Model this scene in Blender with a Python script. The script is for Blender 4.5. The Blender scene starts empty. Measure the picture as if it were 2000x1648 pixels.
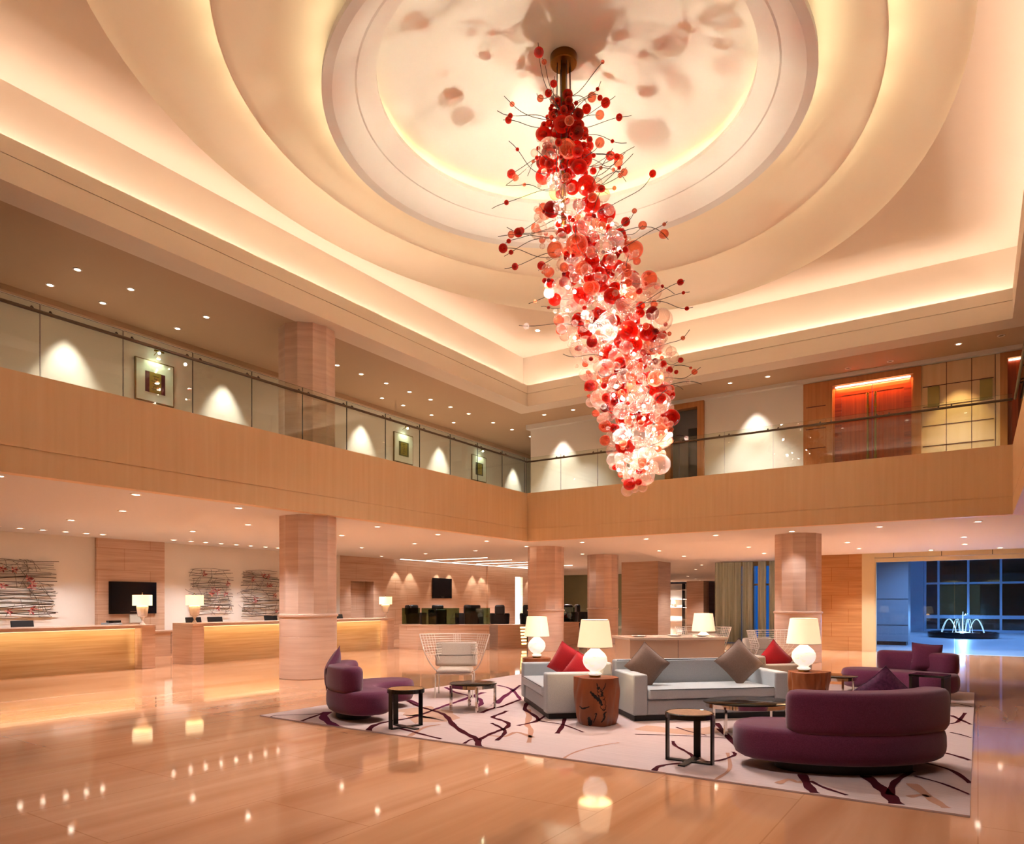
import bpy, bmesh, math, random
from math import pi, sin, cos, radians, sqrt, atan2
from mathutils import Vector, Matrix, noise
random.seed(7)
S = bpy.context.scene
COL = S.collection
# ------------------------------------------------------------------ materials
MATS = {}
def _new(name):
    m = bpy.data.materials.new(name); m.use_nodes = True
    nt = m.node_tree; nt.nodes.clear()
    out = nt.nodes.new('ShaderNodeOutputMaterial')
    MATS[name] = m
    return m, nt, out
def lin(c):
    if isinstance(c, str):
        c = c.lstrip('#'); c = [int(c[i:i+2], 16)/255 for i in (0, 2, 4)]
    return tuple((x/12.92 if x <= .04045 else ((x+.055)/1.055)**2.4) for x in c[:3]) + (1,)
def bsdf(nt, out, rough=.5, metal=0, spec=.5, ior=1.5):
    b = nt.nodes.new('ShaderNodeBsdfPrincipled')
    b.inputs['Roughness'].default_value = rough; b.inputs['Metallic'].default_value = metal
    b.inputs['Specular IOR Level'].default_value = spec; b.inputs['IOR'].default_value = ior
    nt.links.new(b.outputs[0], out.inputs[0]); return b
def M_plain(name, col, rough=.5, metal=0, spec=.5, emit=None, es=0, sheen=0):
    m, nt, out = _new(name); b = bsdf(nt, out, rough, metal, spec)
    b.inputs['Base Color'].default_value = lin(col)
    if emit is not None:
        b.inputs['Emission Color'].default_value = lin(emit); b.inputs['Emission Strength'].default_value = es
    if sheen: b.inputs['Sheen Weight'].default_value = sheen
    return m
def _coords(nt, scale=(1, 1, 1), rot=(0, 0, 0)):
    t = nt.nodes.new('ShaderNodeTexCoord'); mp = nt.nodes.new('ShaderNodeMapping')
    mp.inputs['Scale'].default_value = scale; mp.inputs['Rotation'].default_value = rot
    nt.links.new(t.outputs['Object'], mp.inputs[0]); return t, mp
def M_grain(name, c1, c2, scale, rough=.5, spec=.5, detail=6, lo=.3, hi=.7, bump=0, c3=None, metal=0, sheen=0, joints=None, dist=.3, ior=1.5):
    """streaky / woven noise colour between c1 and c2; joints=(w,h,colour) adds slab joints on wall faces"""
    m, nt, out = _new(name); b = bsdf(nt, out, rough, metal, spec, ior)
    t, mp = _coords(nt, scale)
    n = nt.nodes.new('ShaderNodeTexNoise'); n.inputs['Scale'].default_value = 1; n.inputs['Detail'].default_value = detail
    n.inputs['Distortion'].default_value = dist
    nt.links.new(mp.outputs[0], n.inputs[0])
    r = nt.nodes.new('ShaderNodeValToRGB'); nt.links.new(n.outputs[0], r.inputs[0])
    r.color_ramp.elements[0].position = lo; r.color_ramp.elements[0].color = lin(c1)
    r.color_ramp.elements[1].position = hi; r.color_ramp.elements[1].color = lin(c2)
    if c3:
        e = r.color_ramp.elements.new((lo+hi)/2); e.color = lin(c3)
    colout = r.outputs[0]
    if joints:
        w, h, jc, amt = joints[:4]
        floor = len(joints) > 4
        sx = nt.nodes.new('ShaderNodeSeparateXYZ'); nt.links.new(t.outputs['Object'], sx.inputs[0])
        cx = nt.nodes.new('ShaderNodeCombineXYZ')
        if floor:
            nt.links.new(sx.outputs[1], cx.inputs[0]); nt.links.new(sx.outputs[0], cx.inputs[1])
        else:
            ad = nt.nodes.new('ShaderNodeMath'); nt.links.new(sx.outputs[0], ad.inputs[0]); nt.links.new(sx.outputs[1], ad.inputs[1])
            nt.links.new(ad.outputs[0], cx.inputs[0]); nt.links.new(sx.outputs[2], cx.inputs[1])
        br = nt.nodes.new('ShaderNodeTexBrick'); nt.links.new(cx.outputs[0], br.inputs[0])
        br.inputs['Scale'].default_value = 1; br.inputs['Brick Width'].default_value = w; br.inputs['Row Height'].default_value = h
        br.inputs['Mortar Size'].default_value = .006; br.inputs['Mortar Smooth'].default_value = .2
        br.inputs['Color1'].default_value = (1, 1, 1, 1)
        v = amt; br.inputs['Color2'].default_value = (v, v*.97, v*.93, 1)
        br.inputs['Mortar'].default_value = lin(jc)
        mx = nt.nodes.new('ShaderNodeMix'); mx.data_type = 'RGBA'; mx.blend_type = 'MULTIPLY'; mx.inputs[0].default_value = 1
        nt.links.new(colout, mx.inputs[6]); nt.links.new(br.outputs[0], mx.inputs[7]); colout = mx.outputs[2]
    nt.links.new(colout, b.inputs['Base Color'])
    if bump:
        bp = nt.nodes.new('ShaderNodeBump'); bp.inputs['Strength'].default_value = bump; bp.inputs['Distance'].default_value = .01
        nt.links.new(n.outputs[0], bp.inputs['Height']); nt.links.new(bp.outputs[0], b.inputs['Normal'])
    if sheen: b.inputs['Sheen Weight'].default_value = sheen
    return m
def M_emit(name, col, s):
    m, nt, out = _new(name); e = nt.nodes.new('ShaderNodeEmission')
    e.inputs[0].default_value = lin(col); e.inputs[1].default_value = s; nt.links.new(e.outputs[0], out.inputs[0]); return m
def M_glass(name, tint, refl=1.0, rough=0, ior=1.5, haze=0, hazecol=None, emit=0):
    """thin glass: tinted see-through plus fresnel mirror, with an optional milky share"""
    m, nt, out = _new(name)
    tr = nt.nodes.new('ShaderNodeBsdfTransparent'); tr.inputs[0].default_value = lin(tint)
    base = tr.outputs[0]
    if haze:
        tl = nt.nodes.new('ShaderNodeBsdfTranslucent'); tl.inputs[0].default_value = lin(hazecol or tint)
        df = nt.nodes.new('ShaderNodeBsdfDiffuse'); df.inputs[0].default_value = lin(hazecol or tint)
        md = nt.nodes.new('ShaderNodeMixShader'); md.inputs[0].default_value = .5
        nt.links.new(tl.outputs[0], md.inputs[1]); nt.links.new(df.outputs[0], md.inputs[2])
        mx = nt.nodes.new('ShaderNodeMixShader'); mx.inputs[0].default_value = haze
        if haze < 0.9:
            lw = nt.nodes.new('ShaderNodeLayerWeight'); lw.inputs[0].default_value = .45
            mr = nt.nodes.new('ShaderNodeMapRange'); mr.inputs[3].default_value = haze*.5; mr.inputs[4].default_value = min(1, haze*2.2)
            nt.links.new(lw.outputs['Facing'], mr.inputs[0]); nt.links.new(mr.outputs[0], mx.inputs[0])
        nt.links.new(base, mx.inputs[1]); nt.links.new(md.outputs[0], mx.inputs[2]); base = mx.outputs[0]
    gl = nt.nodes.new('ShaderNodeBsdfGlossy'); gl.inputs['Roughness'].default_value = rough
    fr = nt.nodes.new('ShaderNodeFresnel'); ge = nt.nodes.new('ShaderNodeNewGeometry')
    mi = nt.nodes.new('ShaderNodeMapRange'); mi.inputs[3].default_value = ior; mi.inputs[4].default_value = 1/ior
    nt.links.new(ge.outputs['Backfacing'], mi.inputs[0]); nt.links.new(mi.outputs[0], fr.inputs[0])
    mu = nt.nodes.new('ShaderNodeMath'); mu.operation = 'MULTIPLY'; mu.inputs[1].default_value = refl
    nt.links.new(fr.outputs[0], mu.inputs[0])
    mx2 = nt.nodes.new('ShaderNodeMixShader'); nt.links.new(mu.outputs[0], mx2.inputs[0])
    nt.links.new(base, mx2.inputs[1]); nt.links.new(gl.outputs[0], mx2.inputs[2])
    nt.links.new(mx2.outputs[0], out.inputs[0]); return m

M_grain('floor_marble', '#b9805a', '#dcab88', (2.6, .22, 1), rough=.055, spec=.75, lo=.25, hi=.75, c3='#cc9670', joints=(2.4, 1.2, '#e6dcd2', .97, 'floor'), dist=.6, ior=1.62)
M_grain('veneer', '#dfb888', '#e8c69a', (9, 9, .5), rough=.42, spec=.3, lo=.2, hi=.8)
M_grain('veneer_orange', '#b87848', '#c98a56', (14, 14, .6), rough=.4, spec=.3)
M_grain('door_mahogany', '#8a2f14', '#b04a20', (16, 16, .5), rough=.28, spec=.5)
M_grain('door_mahogany_cross', '#741f0d', '#ab4520', (.8, .8, 22), rough=.28, spec=.5)
M_grain('travertine', '#c49c80', '#e0c3ab', (.7, .7, 16), rough=.3, spec=.4, lo=.25, hi=.8, joints=(1.5, .62, '#d9c3ae', .93), dist=.5)
M_grain('travertine_slab', '#c49c80', '#dfc0a6', (.8, .8, 18), rough=.3, spec=.4, lo=.25, hi=.8, dist=.5)
M_grain('column_stone', '#cfab94', '#e3c6b0', (.9, .9, 15), rough=.35, spec=.35, lo=.25, hi=.8, dist=.4)
M_grain('desk_stone', '#b8925f', '#d6b68a', (.7, .7, 20), rough=.35, spec=.35, lo=.25, hi=.8, dist=.4)
M_grain('oak_panel', '#a57244', '#c2905f', (.8, .8, 14), rough=.35, spec=.35, lo=.25, hi=.8, joints=(1.0, .45, '#d0a878', .92))
M_plain('paint_white', '#ece3d6', .7, spec=.2)
M_plain('paint_gallery', '#e8e1d6', .7, spec=.2)
M_plain('ceiling_cream', '#dcd8d4', .75, spec=.15)
M_plain('ceiling_dome', '#ecdcc6', .75, spec=.15)
M_plain('gallery_ceiling', '#c8a988', .75, spec=.15)
M_plain('frame_green', '#a39670', .5, spec=.3)
M_plain('panel_stone_light', '#cdbb93', .5, spec=.3)
M_plain('black_gloss', '#060606', .12)
M_plain('black_matte', '#0d0b0a', .5)
M_plain('black_leather', '#0b0a0a', .35)
M_plain('dark_metal', '#2b2622', .3, .8)
M_plain('rail_metal', '#5d5042', .28, .9)
M_plain('chrome', '#d8d2c8', .08, 1)
M_plain('brass', '#a07c3c', .35, 1)
M_plain('bronze_canopy', '#7d5520', .3, .9)
M_plain('antique_brass', '#8f7f4c', .42, .9)
M_plain('white_enamel', '#efe4d6', .35)
M_plain('ceramic_white', '#ecdfd4', .15)
M_plain('pink_stone', '#ecc0a0', .25)
M_plain('white_top', '#eccbb2', .12)
M_grain('fabric_grey', '#a4a8ac', '#babcbd', (160, 160, 160), rough=.85, spec=.15, sheen=.3, detail=2)
M_grain('fabric_beige', '#b3a090', '#c5b4a4', (160, 160, 160), rough=.85, spec=.15, sheen=.3, detail=2)
M_grain('fabric_purple', '#5a2340', '#70304f', (140, 140, 140), rough=.85, spec=.15, sheen=.35, detail=2)
M_grain('velvet_purple', '#4e2448', '#7a3c66', (40, 40, 40), rough=.7, spec=.2, sheen=.6)
M_grain('fabric_red', '#a50d16', '#bd141d', (120, 120, 120), rough=.8, spec=.2, sheen=.3, detail=2)
M_grain('fabric_taupe', '#6e5548', '#806557', (120, 120, 120), rough=.75, spec=.25, sheen=.4, detail=2)
M_plain('piping_dark', '#3f3b38', .8)
M_grain('leather_tan', '#8b5f36', '#a8794b', (30, 30, 30), rough=.4)
M_grain('stump_wood', '#74381c', '#a8623a', (5, 5, 2.2), rough=.35, spec=.5, lo=.25, hi=.75, c3='#8d4a28', bump=.5)
M_grain('stump_top', '#a8693a', '#c88a52', (8, 8, 8), rough=.3)
M_plain('crack_black', '#150a06', .8)
M_grain('rug_ground', '#bfa8a4', '#d0bab6', (.8, 60, 1), rough=.95, spec=.05, sheen=.2)
M_plain('rug_branch', '#43131c', .95, spec=.05)
M_plain('rug_branch_plum', '#5f2440', .95, spec=.05)
M_plain('rug_branch_tan', '#b58873', .95, spec=.05)
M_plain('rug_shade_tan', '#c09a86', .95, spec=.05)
M_glass('clear_glass', '#f7fbf5', 1.0)
M_plain('glass_edge', '#28342c', .2)
M_glass('smoked_glass', '#a3b59a', 1.1)
M_glass('entrance_glass', '#d5e6f5', 1.0)
M_plain('table_glass', '#0c0a09', .05, spec=.06)
M_plain('mirror_apron', '#cfc6ba', .06, 1)
M_grain('curtain', '#98a596', '#bcc6b6', (30, 30, .3), rough=.8, spec=.1)
M_glass('globe_red', '#e05038', .8, haze=.55, hazecol='#c8281a')
M_glass('globe_deep_red', '#b02416', .8, haze=.7, hazecol='#96120c')
M_glass('globe_coral', '#f6b8a0', .8, haze=.3, hazecol='#ee8a6c')
M_glass('globe_clear', '#fdf5f0', 1.0, haze=.15, hazecol='#f8e6dc')
M_emit('bulb', '#fff0dc', 45)
M_emit('downlight_glow', '#ffe9cf', 14)
M_emit('downlight_glow_soft', '#ffe3c4', 9)
M_plain('twig', '#5b4a38', .8)
M_plain('flower_red', '#8e2422', .5)
M_plain('flower_pale', '#c98878', .5)
M_emit('desk_strip', '#ffe4b4', 1.4)
M_emit('niche_light', '#fff3e4', 3.2)
M_emit('step_glow', '#ffd88a', 3)
M_emit('door_strip', '#ffe0c8', 3)
M_emit('line_light', '#fff2e0', 3.5)
M_emit('picture_bulb', '#eaffdf', 25)
M_plain('art_gold', '#8c7a2c', .6)
M_plain('art_red', '#4a1216', .6)
M_plain('art_olive', '#5d5a32', .6)
M_plain('art_dark', '#37352a', .6)
M_plain('art_ink', '#2e2a10', .6)
M_plain('mat_board', '#dfe0d2', .7)
M_plain('frame_gold', '#7a6336', .4, .4)
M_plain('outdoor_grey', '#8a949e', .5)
M_plain('outdoor_blue', '#8fa2b8', .5)  # blue cast of the outside light is mixed into these outdoor colours
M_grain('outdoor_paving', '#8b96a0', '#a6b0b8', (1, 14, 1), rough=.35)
M_plain('facade_metal', '#9fb2c8', .35, .3)
M_plain('facade_dark', '#15100e', .2)
M_plain('facade_lit_tone', '#8a6a42', .6)
M_plain('outdoor_blue_glow', '#3f8fd0', .4, emit='#2f7fd0', es=.35)  # slight emission makes the blue panel and the night backdrop glow
M_emit('water_glow', '#d4ecff', 2)
M_plain('printer_grey', '#8f8f92', .35)
M_plain('green_wall', '#8a937c', .5)
M_plain('gallery_floor', '#8a7560', .8)

def shade_mat():
    m, nt, out = _new('lamp_shade'); b = bsdf(nt, out, .8, spec=.1)
    t, mp = _coords(nt, (60, 60, 8)); n = nt.nodes.new('ShaderNodeTexNoise'); nt.links.new(mp.outputs[0], n.inputs[0])
    b.inputs['Base Color'].default_value = lin('#e8d5b8')
    b.inputs['Emission Color'].default_value = lin('#ffdcae'); b.inputs['Emission Strength'].default_value = .55
    return m
shade_mat()
M_grain('lamp_globe', '#f4e6c8', '#fffaf2', (9, 9, 14), rough=.15, detail=3, lo=.35, hi=.55, dist=1.5)
def _glow():
    nt = MATS['lamp_globe'].node_tree; b = [n for n in nt.nodes if n.type == 'BSDF_PRINCIPLED'][0]
    nt.links.new(b.inputs['Base Color'].links[0].from_socket, b.inputs['Emission Color']); b.inputs['Emission Strength'].default_value = .42
_glow()
M_plain('desk_shade', '#efe0c0', .7, emit='#ffe4b0', es=.8)

# ------------------------------------------------------------------ mesh builder
class MB:
    def __init__(s): s.v = []; s.f = []; s.mi = []; s.m = 0
    def add(s, vs, fs):
        o = len(s.v); s.v += [tuple(v) for v in vs]
        for f in fs: s.f.append([i+o for i in f]); s.mi.append(s.m)
        return s
    def box(s, x0, x1, y0, y1, z0, z1):
        v = [(x0, y0, z0), (x1, y0, z0), (x1, y1, z0), (x0, y1, z0), (x0, y0, z1), (x1, y0, z1), (x1, y1, z1), (x0, y1, z1)]
        return s.add(v, [(0, 3, 2, 1), (4, 5, 6, 7), (0, 1, 5, 4), (1, 2, 6, 5), (2, 3, 7, 6), (3, 0, 4, 7)])
    def prism(s, pts, z0, z1):
        n = len(pts); v = [(x, y, z0) for x, y in pts]+[(x, y, z1) for x, y in pts]
        f = [tuple(range(n-1, -1, -1)), tuple(range(n, 2*n))]+[(i, (i+1) % n, n+(i+1) % n, n+i) for i in range(n)]
        return s.add(v, f)
    def rings(s, rs, cap0=True, cap1=True):
        """loft a list of closed rings with equal point counts"""
        n = len(rs[0]); v = [p for r in rs for p in r]; f = []
        for k in range(len(rs)-1):
            for i in range(n):
                j = (i+1) % n; f.append((k*n+i, k*n+j, (k+1)*n+j, (k+1)*n+i))
        if cap0: f.append(tuple(range(n-1, -1, -1)))
        if cap1: f.append(tuple(range((len(rs)-1)*n, len(rs)*n)))
        return s.add(v, f)
    def lathe(s, prof, n=24, c=(0, 0, 0), cap0=True, cap1=True):
        return s.rings([[(c[0]+r*cos(2*pi*i/n), c[1]+r*sin(2*pi*i/n), c[2]+z) for i in range(n)] for r, z in prof], cap0, cap1)
    def tube(s, path, r, n=6, cap=True):
        P = [Vector(p) for p in path]; rs = []
        up = Vector((0, 0, 1))
        for i, p in enumerate(P):
            t = (P[min(i+1, len(P)-1)]-P[max(i-1, 0)]).normalized()
            a = t.cross(up)
            if a.length < .05: a = t.cross(Vector((1, 0, 0)))
            a.normalize(); b = a.cross(t)
            rr = r[i] if isinstance(r, (list, tuple)) else r
            rs.append([tuple(p+a*rr*cos(2*pi*k/n)+b*rr*sin(2*pi*k/n)) for k in range(n)])
        return s.rings(rs, cap, cap)
    def sphere(s, c, r, n=14, m=9, sc=(1, 1, 1)):
        v = [(c[0], c[1], c[2]-r*sc[2])]
        for j in range(1, m):
            a = -pi/2+pi*j/m
            for i in range(n):
                v.append((c[0]+r*sc[0]*cos(a)*cos(2*pi*i/n), c[1]+r*sc[1]*cos(a)*sin(2*pi*i/n), c[2]+r*sc[2]*sin(a)))
        v.append((c[0], c[1], c[2]+r*sc[2])); f = []
        for i in range(n): f.append((0, 1+(i+1) % n, 1+i))
        for j in range(m-2):
            for i in range(n):
                a = 1+j*n+i; b = 1+j*n+(i+1) % n; f.append((a, b, b+n, a+n))
        L = len(v)-1
        for i in range(n): f.append((L, 1+(m-2)*n+i, 1+(m-2)*n+(i+1) % n))
        return s.add(v, f)
    def grid(s, P):
        """open quad grid of points P[j][i]"""
        n = len(P[0]); v = [p for r in P for p in r]
        f = [(j*n+i, j*n+i+1, (j+1)*n+i+1, (j+1)*n+i) for j in range(len(P)-1) for i in range(n-1)]
        return s.add(v, f)
    def xf(s, mat):
        s.v = [tuple(mat @ Vector(v)) for v in s.v]; return s
    def build(s, name, mats, parent=None, smooth=True, bevel=0, seg=3, ang=38):
        me = bpy.data.meshes.new(name); me.from_pydata(s.v, [], s.f)
        if not isinstance(mats, (list, tuple)): mats = [mats]
        for m in mats: me.materials.append(MATS[m])
        for p, i in zip(me.polygons, s.mi): p.material_index = i
        bm = bmesh.new(); bm.from_mesh(me); bmesh.ops.recalc_face_normals(bm, faces=bm.faces); bm.to_mesh(me); bm.free()
        if smooth:
            for p in me.polygons: p.use_smooth = True
            me.set_sharp_from_angle(angle=radians(ang))
        o = bpy.data.objects.new(name, me); COL.objects.link(o)
        if parent: o.parent = parent
        if bevel:
            b = o.modifiers.new('edge', 'BEVEL'); b.width = bevel; b.segments = seg; b.limit_method = 'ANGLE'; b.angle_limit = radians(40)
            b.harden_normals = False
        return o
def thing(name, label, cat, loc=(0, 0, 0), rz=0, group=None):
    o = bpy.data.objects.new(name, None); COL.objects.link(o); o.location = loc; o.rotation_euler = (0, 0, rz)
    o.empty_display_size = .2
    o['label'] = label; o['category'] = cat
    if group: o['group'] = group
    return o
def tag(o, label, cat, group=None):
    o['label'] = label; o['category'] = cat
    if group: o['group'] = group
    return o
def struct(o): o['kind'] = 'structure'; return o
def kids(o): return [c for c in bpy.data.objects if c.parent == o]
def dup(root, loc, rz=None, label=None, group=None):
    r = root.copy(); COL.objects.link(r); r.location = loc
    if rz is not None: r.rotation_euler = (0, 0, rz)
    if label: r['label'] = label
    if group: r['group'] = group
    for ch in kids(root):
        c = ch.copy(); COL.objects.link(c); c.parent = r
        for g in kids(ch):
            d = g.copy(); COL.objects.link(d); d.parent = c
    return r
def wall(name, mat, *boxes, smooth=False):
    m = MB()
    for b in boxes: m.box(*b)
    return struct(m.build(name, mat, smooth=smooth))
# lights
def spot(loc, power, ang=80, blend=.6, col='#f8f6fa', to=None, r=.04):
    l = bpy.data.lights.new('lamp', 'SPOT'); l.energy = power; l.spot_size = radians(ang); l.spot_blend = blend
    l.color = lin(col)[:3]; l.shadow_soft_size = r
    o = bpy.data.objects.new('lamp_beam', l); COL.objects.link(o); o.location = loc
    d = (Vector(to)-Vector(loc)) if to else Vector((0, 0, -1))
    o.rotation_euler = d.to_track_quat('-Z', 'Y').to_euler(); return o
def point(loc, power, col='#f8f6fa', r=.05):
    l = bpy.data.lights.new('lamp', 'POINT'); l.energy = power; l.color = lin(col)[:3]; l.shadow_soft_size = r
    o = bpy.data.objects.new('lamp_bulb', l); COL.objects.link(o); o.location = loc; return o
def strip(loc, to, size, power, col, along):
    """a long thin lamp strip at loc, shining towards `to`, long side along the vector `along`"""
    l = bpy.data.lights.new('lamp', 'AREA'); l.shape = 'RECTANGLE'; l.size = size[0]; l.size_y = size[1]
    l.energy = power; l.color = lin(col)[:3]
    o = bpy.data.objects.new('lamp_strip', l); COL.objects.link(o)
    z = (Vector(loc)-Vector(to)).normalized(); x = Vector(along).normalized(); x = (x-z*x.dot(z)).normalized(); y = z.cross(x)
    mt = Matrix((x, y, z)).transposed().to_4x4(); mt.translation = Vector(loc); o.matrix_world = mt; return o

# ------------------------------------------------------------------ room constants (metres)
XL, YB, XR = -11.09, 17.54, .59          # atrium faces: left, back, right
ZC, ZF, ZG, ZU = 3.37, 4.79, 4.72, 7.35  # low ceiling, fascia top, gallery floor, gallery ceiling
ZL, ZT = 7.97, 8.97                      # cove ledge, atrium ceiling
YN = -2.6                                # near wall behind the photographer
DX, DY = -5.54, 9.85                     # dome centre

# ---- floor
fl = MB(); fl.box(-30, 8, YN, 25, -.12, 0); fl.box(-30, -4.4, 25, 66, -.12, 0)
struct(fl.build('floor', 'floor_marble', smooth=False))
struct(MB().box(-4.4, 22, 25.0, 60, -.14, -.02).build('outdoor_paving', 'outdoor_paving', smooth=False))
# ---- lower ceiling
c = MB()
c.box(-30, XL-.2, YN, 17.74, ZC, ZC+.2); c.box(-30, 8, 17.74, 20.5, ZC, ZC+.2); c.box(-30, -9.6, 20.5, 66, ZC, ZC+.2)
c.box(XR+.2, 8, YN, 17.74, ZC, ZC+.2)
z1 = 3.12
c.add([(-9.6, 20.5, ZC), (8, 20.5, ZC), (8, 24.8, z1), (-9.6, 24.8, z1), (-9.6, 28.2, z1), (8, 25.1, z1), (8, 25.1, z1+.5), (-9.6, 28.2, z1+.5), (-9.6, 20.5, 3.62), (8, 20.5, 3.62), (-4.4, 25.1, z1), (-4.4, 28.2, z1), (-4.4, 25.1, z1+.5), (-4.4, 28.2, z1+.5)],
      [(0, 3, 2, 1), (3, 4, 11, 10), (3, 10, 5, 2), (0, 8, 7, 4, 3), (8, 9, 6, 12, 13, 7), (1, 2, 5, 6, 9), (4, 7, 13, 11), (5, 10, 12, 6), (10, 11, 13, 12), (0, 1, 9, 8)])
struct(c.build('ceiling', 'ceiling_cream', smooth=False))
# ---- gallery floor plates (above the low ceiling) and gallery ceiling
wall('floor_gallery', 'gallery_floor', (-14.9, XL-.05, YN, 30, ZG-.15, ZG), (XL-.05, 6, YB+.05, 19.6, ZG-.15, ZG), (XR+.05, 6, YN, YB+.05, ZG-.15, ZG))
wall('ceiling_gallery', 'gallery_ceiling', (-14.9, XL-.6, YN, 30, ZU, ZU+.2), (XL-.6, 6, YB+.6, 20.8, ZU, ZU+.2), (XR+.6, 6, YN, YB+.6, ZU, ZU+.2), (XL-.6, XR+.6, YN, 1.56, ZU, ZU+.2))
# ---- fascia of the balcony (veneer) with its shadow groove
def fascia(name, ax):
    m = MB()
    for z0, z1_ in ((ZC, 3.725), (3.74, ZF)):
        if ax == 'L': m.box(XL-.2, XL, YN, YB+.2, z0, z1_)
        if ax == 'B': m.box(XL, XR, YB, YB+.2, z0, z1_)
        if ax == 'R': m.box(XR, XR+.2, YN, YB+.2, z0, z1_)
    if ax == 'L': m.box(XL-.19, XL-.01, YN, YB+.19, 3.7, 3.76)
    if ax == 'B': m.box(XL-.01, XR+.01, YB+.01, YB+.19, 3.7, 3.76)
    if ax == 'R': m.box(XR+.01, XR+.19, YN, YB+.19, 3.7, 3.76)
    struct(m.build(name, 'veneer', smooth=False))
fascia('wall_fascia_left', 'L'); fascia('wall_fascia_back', 'B'); fascia('wall_fascia_right', 'R')
# ---- upper beam with groove, cove trough, cove wall
def beam(name, ax, mat):
    m = MB(); C = .4
    segs = [(0, .6, ZU, 7.715), (.02, .6, 7.71, 7.735), (0, .6, 7.73, 7.8), (0, .1, 7.8, ZL), (C, .6, 7.8, ZT+.02)]
    for a, b, z0, z1_ in segs:
        if ax == 'L': m.box(XL-b, XL-a, 1.56, YB+b, z0, z1_)
        if ax == 'B': m.box(XL-a, XR+a, YB+a, YB+b, z0, z1_)
        if ax == 'R': m.box(XR+a, XR+b, 1.56, YB+b, z0, z1_)
        if ax == 'N': m.box(XL-a, XR+a, 2.16-b, 2.16-a, z0, z1_)
    struct(m.build(name, mat, smooth=False))
for nm, ax in (('left', 'L'), ('back', 'B'), ('right', 'R'), ('near', 'N')): beam('trim_beam_'+nm, ax, 'ceiling_dome')
CV = '#ffe9df'; PW = 4.2
for (p, q, t, ln) in (((XL-.25, 9.85, 7.84), (XL-.42, 9.85, 8.2), (0, 1, 0), 15.3), ((-5.25, YB+.25, 7.84), (-5.25, YB+.42, 8.2), (1, 0, 0), 11.6),
                      ((XR+.25, 9.85, 7.84), (XR+.42, 9.85, 8.2), (0, 1, 0), 15.3), ((-5.25, 2.16-.25, 7.84), (-5.25, 2.16-.42, 8.2), (1, 0, 0), 11.6)):
    strip(p, q, (ln, .06), PW*ln, CV, t)
# ---- atrium ceiling with oval hole, stepped rings and dome
N = 96
def ring(a, b, z): return [(DX+a*cos(2*pi*i/N), DY+b*sin(2*pi*i/N), z) for i in range(N)]
m = MB()
x0, x1, y0, y1 = XL-.42, XR+.42, 2.16-.42, YB+.42
edge = []
for i in range(N):
    ca, sa = cos(2*pi*i/N), sin(2*pi*i/N)
    tx = ((x1-DX) if ca > 0 else (x0-DX))/ca if abs(ca) > 1e-6 else 1e9
    ty = ((y1-DY) if sa > 0 else (y0-DY))/sa if abs(sa) > 1e-6 else 1e9
    t = min(tx, ty); edge.append((DX+ca*t, DY+sa*t, ZT))
m.rings([edge, ring(5.55, 7.26, ZT)], False, False)
m.rings([[(x, y, z+.05) for x, y, z in edge], [(x, y, z+.05) for x, y, z in ring(5.6, 7.3, ZT)]], False, False)
for cx, cy in ((x0, y0), (x1, y0), (x1, y1), (x0, y1)):      # corner gores left by the radial split
    k = [e for e in edge if abs(e[0]-cx) < 1e-4 or abs(e[1]-cy) < 1e-4]
    ex = min((e for e in edge if abs(e[0]-cx) < 1e-4), key=lambda e: abs(e[1]-cy)); ey = min((e for e in edge if abs(e[1]-cy) < 1e-4), key=lambda e: abs(e[0]-cx))
    m.add([ex, (cx, cy, ZT), ey], [(0, 1, 2)])
struct(m.build('ceiling_atrium', 'ceiling_dome', smooth=False))
def bez(p0, p1, p2, n=9):
    return [tuple((1-t)**2*a+2*t*(1-t)*b+t*t*c_ for a, b, c_ in zip(p0, p1, p2)) for t in [i/n for i in range(n+1)]]
m = MB()
m.rings([ring(*p) for p in [(5.55, 7.26, ZT-.001)]+bez((5.53, 7.24, 9.02), (5.15, 6.7, 9.52), (4.2, 5.1, 9.58))], False, False)
struct(m.build('ceiling_ring_outer', 'ceiling_dome', ang=60))
m = MB()
m.rings([ring(*p) for p in [(4.5, 5.38, 9.25), (4.59, 5.49, 9.25), (4.59, 5.49, 9.16)]+bez((4.57, 5.46, 9.16), (4.3, 4.95, 9.5), (3.4, 3.4, 9.58))], False, False)
struct(m.build('ceiling_ring_middle', 'ceiling_dome', ang=50))
m = MB()
m.rings([ring(*p) for p in [(3.66, 3.66, 9.24), (3.75, 3.75, 9.24), (3.75, 3.75, 9.14), (3.6, 3.6, 9.17), (3.27, 3.27, 9.44), (3.24, 3.24, 9.44), (2.95, 2.95, 9.64), (2.95, 2.95, 9.72), (3.3, 3.3, 9.73)]], False, False)
struct(m.build('ceiling_ring_inner', 'ceiling_cream', ang=25))
m = MB()
m.rings([ring(a, a, z) for a, z in [(3.3, 9.72), (3.3, 9.84), (3.2, 9.92), (2.62, 10.1), (2.6, 10.115), (2.0, 10.22), (1.2, 10.3), (.4, 10.33), (.02, 10.335)]], False, True)
struct(m.build('ceiling_dome', 'ceiling_cream', ang=60))
def ringlights(a, b, z, aout, bout, zout, power, col, n=12):
    for i in range(n):
        th = 2*pi*(i+.5)/n
        p = (DX+a*cos(th), DY+b*sin(th), z); q = (DX+aout*cos(th), DY+bout*sin(th), zout)
        t = (-a*sin(th), b*cos(th), 0); ln = 2*pi*sqrt((a*a+b*b)/2)/n*.98
        strip(p, q, (ln, .05), power*ln, col, t)
ringlights(4.5, 5.39, 9.3, 4.9, 5.9, 9.44, 1.7, '#ffeec4', 36)
ringlights(3.68, 3.68, 9.28, 4.0, 4.2, 9.42, 1.7, '#ffeec4', 32)
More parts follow.
